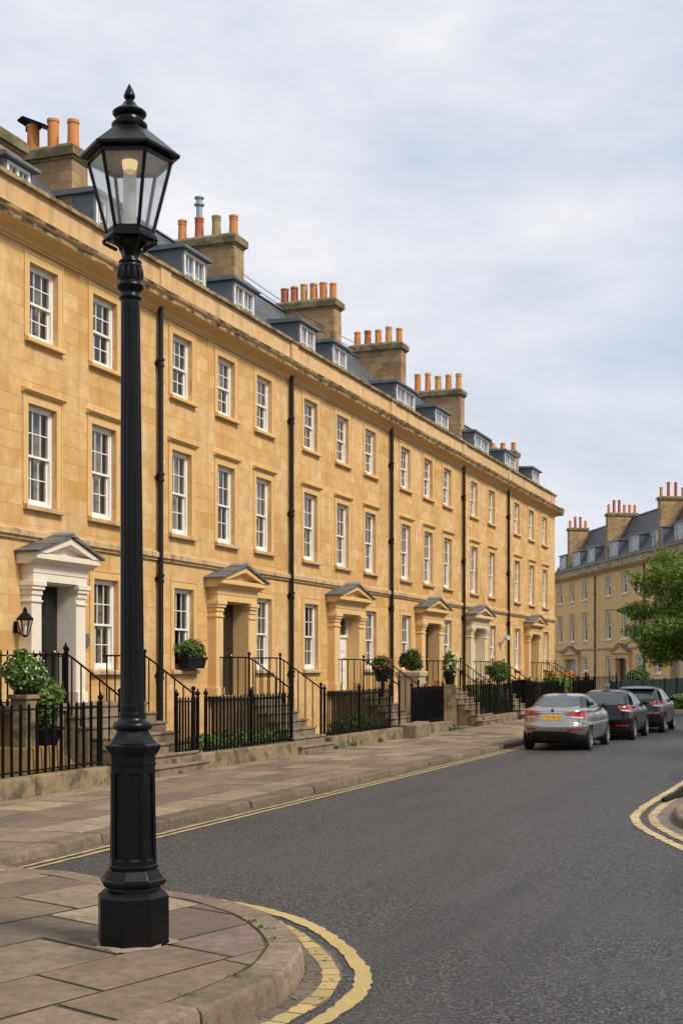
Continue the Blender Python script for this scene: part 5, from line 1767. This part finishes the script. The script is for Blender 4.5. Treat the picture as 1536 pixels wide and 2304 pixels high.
def foot(xr, xf, w, n, N=112):
    cx, hx = (xr + xf) / 2, (xf - xr) / 2
    pts = []
    for k in range(N):
        a = 2 * math.pi * (k + .5) / N
        a -= .18 * math.sin(4 * a) * -1 * .5      # crowd samples towards the corners
        ca, sa = math.cos(a), math.sin(a)
        pts.append((cx + hx * math.copysign(abs(ca) ** (2 / n), ca), w * math.copysign(abs(sa) ** (2 / n), sa)))
    return pts

def make_car(loc, rz, label, levels, paint_m, wb, rw, wr=.315, black_z=.42, rear_win=None, side_wins=(), tail=None, plate=None, name='parked_car', spoiler=None, third=None, clear_part=True, high_tail=False, mirror=(.62, 1.10), rear_black=.50):
    root = empty(name, loc, rz)
    tag(root, label, 'car', 'cars parked along the kerb')
    lv = catmull_levels(levels)
    N = 112
    m = MB()
    vs = []
    for z, xr, xf, w, n in lv:
        vs += [(x, y, z) for x, y in foot(xr, xf, w, n, N)]
    fs = []
    for i in range(len(lv) - 1):
        for k in range(N):
            k2 = (k + 1) % N
            fs.append((i * N + k, i * N + k2, (i + 1) * N + k2, (i + 1) * N + k))
    fs += [tuple(range(N - 1, -1, -1)), tuple((len(lv) - 1) * N + k for k in range(N))]
    m.add(vs, fs)
    body = m.build('body', [paint_m, M['car_black']], root)
    me0 = body.data
    bm = bmesh.new(); bm.from_mesh(me0); bvh = BVHTree.FromBMesh(bm); bm.free()
    # wheel arches
    cut = MB()
    ar = wr + .055
    for ax in (rw, rw + wb):
        for sg in (-1, 1):
            vs, n_ = [], 40
            for y in (sg * .60, sg * 1.2):
                vs += [(ax + ar * math.cos(2 * math.pi * k / n_), y, wr + ar * math.sin(2 * math.pi * k / n_)) for k in range(n_)]
            cut.add(vs, [(k, (k + 1) % n_, n_ + (k + 1) % n_, n_ + k) for k in range(n_)] + [tuple(range(n_ - 1, -1, -1)), tuple(range(n_, 2 * n_))])
    co = cut.build('arch_cutter', M['car_black'], root)
    md = body.modifiers.new('arches', 'BOOLEAN'); md.operation = 'DIFFERENCE'; md.object = co; md.solver = 'EXACT'
    bpy.context.view_layer.update()
    ev = body.evaluated_get(bpy.context.evaluated_depsgraph_get())
    nm_ = bpy.data.meshes.new_from_object(ev)
    body.modifiers.clear()
    body.data = nm_
    bpy.data.objects.remove(co, do_unlink=True)
    nm_.materials.clear(); nm_.materials.append(paint_m); nm_.materials.append(M['car_black'])
    xr0 = min(l[1] for l in levels)
    for p in nm_.polygons:
        c = p.center
        mi = 0
        for ax in (rw, rw + wb):
            if math.hypot(c.x - ax, c.z - wr) < ar + .004 and abs(c.y) < .97 and (abs(math.hypot(c.x - ax, c.z - wr) - ar) < .012 or abs(c.y) < .61):
                mi = 1
        if c.z < .27: mi = 1
        if c.x < xr0 + .55 and c.z < rear_black - .10 * max(0, abs(c.y) - .45) / .4: mi = 1
        p.material_index = mi
    nm_.polygons.foreach_set('use_smooth', [True] * len(nm_.polygons))
    nm_.set_sharp_from_angle(angle=R(32))

    def cast(o_, d):
        h = bvh.ray_cast(Vector(o_), Vector(d).normalized())
        if h[0] is None:
            h = bvh.find_nearest(Vector(o_) + Vector(d) * 1.5)
        return h[0], h[1]
    def patch(rows, d, off, nu=10, nv=6):
        """rows of (origin) polylines, bottom to top, cast along d on to the body"""
        mm = MB()
        grid = []
        def samp(poly, t):
            L_ = (len(poly) - 1) * t
            i = min(int(L_), len(poly) - 2)
            return Vector(poly[i]).lerp(Vector(poly[i + 1]), L_ - i)
        for a, b in zip(rows, rows[1:]):
            for j in range(nv + (b is rows[-1])):
                t = j / nv
                grid.append([samp(a, u / nu).lerp(samp(b, u / nu), t) for u in range(nu + 1)])
        pts = []
        for row in grid:
            for o_ in row:
                h, n_ = cast(o_, d)
                if n_.dot(Vector(d)) > 0: n_ = -n_
                pts.append(h + n_ * off)
        R_, C_ = len(grid), nu + 1
        mm.add(pts, [(r * C_ + c, r * C_ + c + 1, (r + 1) * C_ + c + 1, (r + 1) * C_ + c) for r in range(R_ - 1) for c in range(C_ - 1)])
        return mm
    # glazing
    if rear_win:
        z0, y0, z1, y1 = rear_win
        rows = [[(-4, y0 * f_, z0 + .035 * (abs(f_) > .9)) for f_ in (-1, -.93, -.5, 0, .5, .93, 1)],
                [(-4, (y0 * .4 + y1 * .6) * f_, (z0 + z1) / 2) for f_ in (-1, -.93, -.5, 0, .5, .93, 1)],
                [(-4, y1 * f_, z1 - .03 * (abs(f_) > .9) + .012 * (f_ == 0)) for f_ in (-1, -.93, -.5, 0, .5, .93, 1)]]
        patch(rows, (1, 0, 0), .004, 24, 8).build('rear_window', M['car_glass_rear'], root, smooth=40)
    for sg in (-1, 1):
        for bot, top in side_wins:
            rows = [[(x, sg * 3, z) for x, z in bot], [(x, sg * 3, z) for x, z in top]]
            patch(rows, (0, -sg, 0), .004, 14, 8).build('side_window', M['car_glass'], root, smooth=40)
        # shut lines and handles
        mm = MB()
        for xa in (rw + .42, rw + wb * .53):
            for q in range(14):
                za, zb_ = .34 + .05 * q, .34 + .05 * (q + 1)
                P_ = []
                for x, z in ((xa, za), (xa + .012, za), (xa + .012, zb_), (xa, zb_)):
                    h, n_ = cast((x, sg * 3, z), (0, -sg, 0)); P_.append(h + n_ * .002)
                mm.quad(*P_)
        mm.build('door_seams', M['car_black'], root, recalc=False)
        for xa in (rw + .58, rw + wb * .53 + .14):
            h, n_ = cast((xa, sg * 3, .93), (0, -sg, 0))
            hb = MB(); hb.box(h.x - .09, h.x + .09, h.y - .02, h.y + .02, h.z - .016, h.z + .016)
            hb.build('door_handle', paint_m, root, bevel=.008)
        # mirror
        h, n_ = cast((mirror[0], sg * 3, mirror[1]), (0, -sg, 0))
        mi = MB()
        mi.ball((h.x, h.y + sg * .13, h.z + .04), .10, 10, sz=.75)
        mi.tube([(h.x, h.y - sg * .03, h.z), (h.x, h.y + sg * .1, h.z + .03)], .03, 6)
        mi.build('wing_mirror', M['car_black'], root, smooth=60)
        # tail lamps wrapped round the corner
        if tail:
            z0, z1, ta, tb = tail
            d = Vector((.78, -sg * .62, 0)).normalized()
            perp = Vector((.62, sg * .78, 0)).normalized() * -1 if False else Vector((-d.y, d.x, 0)) * (-sg)
            c0 = Vector((xr0 + .06, sg * .84, 0)) - d * 1.5
            def row(z, a, b, k_=0):
                return [tuple(c0 + perp * (a + (b - a) * f_) + Vector((0, 0, z + k_ * f_))) for f_ in (0, .25, .5, .75, 1)]
            # perp points from the side of the car towards the middle of the tail
            if (c0 + perp).y * sg > c0.y * sg: perp = -perp
            rows = [row(z0 + .03, ta, tb * .55, .05), row((z0 + z1) / 2, ta - .06, tb * .95, .03), row(z1, ta - .05, tb, -.02)]
            patch(rows, d, .006, 16, 5).build('tail_light', M['red_lens'], root, smooth=40)
            if clear_part:
                rows = [row(z0 + .06, ta + .12, tb * .6, .02), row(z0 + .10, ta + .12, tb * .75, .02)]
                patch(rows, d, .009, 10, 3).build('reversing_light', M['clear_lens'], root, smooth=40)
            rows = [[(-4, sg * y, z) for y in (.42, .6, .78)] for z in (rear_black + .035, rear_black + .085)]
            patch(rows, (1, 0, 0), .005, 8, 2).build('rear_reflector', M['red_lens'], root, smooth=40)
    # wheels
    for ax in (rw, rw + wb):
        for sg in (-1, 1):
            wp = bpy.data.objects.new
            t = MB()
            t.lathe([(wr * .70, -.10), (wr * .96, -.10), (wr, -.07), (wr, .07), (wr * .96, .10), (wr * .72, .10), (wr * .68, .03)], 40)
            wo_ = t.build('wheel', M['tyre'], root, smooth=40, loc=(ax, sg * .79, wr))
            wo_.rotation_euler = (R(90) * -sg, 0, 0)
            r_ = MB()
            r_.lathe([(wr * .72, .055), (wr * .72, .098), (wr * .66, .098), (wr * .64, .06)], 40, caps=False)
            r_.lathe([(.06, .05), (.06, .085), (.03, .095)], 16)
            for q in range(10):
                a = 2 * math.pi * q / 10
                ca, sa = math.cos(a), math.sin(a)
                hw = .022
                P_ = []
                for rr, zz in ((.05, .085), (wr * .68, .092)):
                    P_ += [(rr * ca - hw * sa, rr * sa + hw * ca, zz), (rr * ca + hw * sa, rr * sa - hw * ca, zz), (rr * ca + hw * sa, rr * sa - hw * ca, zz - .03), (rr * ca - hw * sa, rr * sa + hw * ca, zz - .03)]
                r_.add(P_, [(0, 1, 5, 4), (1, 2, 6, 5), (2, 3, 7, 6), (3, 0, 4, 7)])
            r_.build('rim', M['alloy'], wo_, smooth=30)
            db = MB(); db.lathe([(wr * .66, .035), (wr * .66, .045)], 24); db.build('brake_disc', M['car_black'], wo_)
    un = MB(); un.box(rw - .3, rw + wb + .3, -.62, .62, .17, .40); un.build('underbody', M['car_black'], root)
    if plate:
        z, text = plate
        h, n_ = cast((-4, 0, z), (1, 0, 0))
        tilt = math.atan2(n_.z, -n_.x)
        pm = MB(); pm.box(-.008, .006, -.26, .26, -.0625, .0625)
        pl = pm.build('number_plate', M['plate'], root, loc=h + n_ * .014)
        pl.rotation_euler = (0, tilt, 0)
        cu = bpy.data.curves.new('lettering', 'FONT')
        cu.body = text; cu.size = .105; cu.align_x = 'CENTER'; cu.align_y = 'CENTER'; cu.extrude = .001
        cu.materials.append(M['ink'])
        to = bpy.data.objects.new('lettering', cu); COL.objects.link(to); to.parent = pl
        bpy.context.view_layer.update()
        tm = bpy.data.meshes.new_from_object(to.evaluated_get(bpy.context.evaluated_depsgraph_get()))
        bpy.data.objects.remove(to, do_unlink=True)
        to = bpy.data.objects.new('lettering', tm); COL.objects.link(to); to.parent = pl
        to.location = (-.010, 0, 0); to.rotation_euler = (R(90), 0, R(-90)); to.scale = (.86, 1, 1)
        rc = [[(-4, y, z - .11) for y in (-.36, 0, .36)], [(-4, y, z + .10) for y in (-.44, 0, .44)]]
        patch(rc, (1, 0, 0), .003, 10, 4).build('plate_recess', paint_m, root, smooth=40)
        h2, n2_ = cast((-4, 0, z + .115), (1, 0, 0))
        st = MB(); st.tube([(cast((-4, y, z + .115), (1, 0, 0))[0] + Vector((-.01, 0, 0))) for y in (-.42, -.2, 0, .2, .42)], .014, 6); st.build('trim_strip', M['chrome'], root, smooth=50)
        h3, n3 = cast((-4, 0, z + .185), (1, 0, 0))
        bd = MB(); bd.lathe([(.045, 0), (.045, .006), (.038, .012), (.02, .015)], 20)
        bo = bd.build('round_badge', M['ink'], root, smooth=40, loc=h3); bo.rotation_euler = n3.to_track_quat('Z', 'Y').to_euler()
    if spoiler:
        x, z, w = spoiler
        sp = MB(); sp.prism_y([(x - .16, z - .02), (x - .17, z), (x + .05, z + .045), (x + .3, z + .04), (x + .3, z - .05)], -w, w)
        sp.build('spoiler', paint_m, root, bevel=.015)
    if third:
        x, z = third
        th = MB(); th.box(x - .02, x + .02, -.13, .13, z, z + .025); th.build('brake_light', M['red_lens'], root, bevel=.006)
        if True:
            fn = MB(); fn.add([(x + .25, -.02, z), (x + .45, -.02, z), (x + .45, .02, z), (x + .25, .02, z), (x + .24, 0, z + .10)], [(0, 1, 4), (1, 2, 4), (2, 3, 4), (3, 0, 4)]); fn.build('aerial_fin', M['car_black'], root)
    return root

sedan = [(.20, -2.06, 2.08, .74, 4), (.28, -2.18, 2.2, .83, 4.2), (.44, -2.27, 2.30, .885, 4.6), (.60, -2.30, 2.31, .90, 5), (.69, -2.29, 2.27, .902, 5), (.745, -2.225, 2.23, .897, 5), (.90, -2.18, 2.05, .89, 5),
         (1.02, -2.14, 1.60, .87, 5.2), (1.085, -2.10, 1.2, .825, 5.6), (1.115, -1.98, 1.06, .785, 5.6), (1.14, -1.74, .98, .755, 5.4), (1.26, -1.44, .72, .70, 5), (1.39, -1.10, .42, .63, 4.6), (1.46, -.86, .18, .55, 4.2), (1.492, -.62, -.05, .42, 3.8), (1.50, -.42, -.25, .15, 3)]
swin = [([(-1.62, 1.135), (-1.2, 1.13), (-.42, 1.125)], [(-1.10, 1.40), (-.95, 1.425), (-.42, 1.43)]),
        ([(-.34, 1.125), (.2, 1.12), (.84, 1.12)], [(-.34, 1.43), (0, 1.425), (.22, 1.40)])]
hatch = [(.20, -1.92, 1.98, .74, 4), (.30, -2.04, 2.10, .84, 4.4), (.48, -2.11, 2.16, .89, 4.8), (.64, -2.13, 2.16, .905, 5), (.74, -2.10, 2.12, .907, 5), (.90, -2.06, 1.95, .90, 5), (1.0, -2.03, 1.5, .875, 5.2), (1.06, -1.99, 1.18, .82, 5.4),
         (1.20, -1.84, .88, .745, 5), (1.36, -1.64, .52, .67, 4.6), (1.46, -1.46, .24, .59, 4.4), (1.515, -1.15, .0, .46, 4), (1.53, -.8, -.3, .2, 3)]
hwin = [([(-1.72, 1.12), (-1.2, 1.09), (-.36, 1.085)], [(-1.42, 1.36), (-1.1, 1.43), (-.36, 1.44)]),
        ([(-.28, 1.085), (.25, 1.085), (.95, 1.085)], [(-.28, 1.44), (0, 1.435), (.30, 1.40)])]

def car_at(s_rear, D, rw):
    p = W(s_rear - rw, D, ROAD)
    return p
CAR1 = make_car(car_at(35.85, 7.35, -1.38), RZ1, 'silver grey saloon car with a yellow number plate, last in the parked row', sedan, M['silver'], 2.70, -1.38,
         rear_win=(1.15, .63, 1.435, .50), side_wins=swin, tail=(.80, 1.06, -.26, .36), plate=(.885, 'CT57 AE 2LJ'), third=(-.80, 1.487), rear_black=.52)
CAR2 = make_car(car_at(41.4, 7.0, -1.30), RZ1, 'dark plum hatchback parked between the silver saloon and the dark grey car', hatch, M['plum'], 2.60, -1.30,
         rear_win=(1.08, .64, 1.43, .55), side_wins=hwin, tail=(.82, 1.07, -.26, .26), third=(-1.30, 1.50), rear_black=.40, mirror=(.72, 1.06))
CAR3 = make_car(car_at(46.5, 6.75, -1.30), RZ1, 'dark grey hatchback with a roof spoiler, farthest of the parked cars', [(z * 1.03, a, b, w * 1.0, n) for z, a, b, w, n in hatch], M['slategrey'], 2.60, -1.30,
         rear_win=(1.13, .60, 1.42, .53), side_wins=[([(x, z * 1.03) for x, z in b], [(x, z * 1.03) for x, z in t]) for b, t in hwin], tail=(.84, 1.07, -.28, .26), spoiler=(-1.56, 1.50, .56), rear_black=.62, mirror=(.72, 1.09))
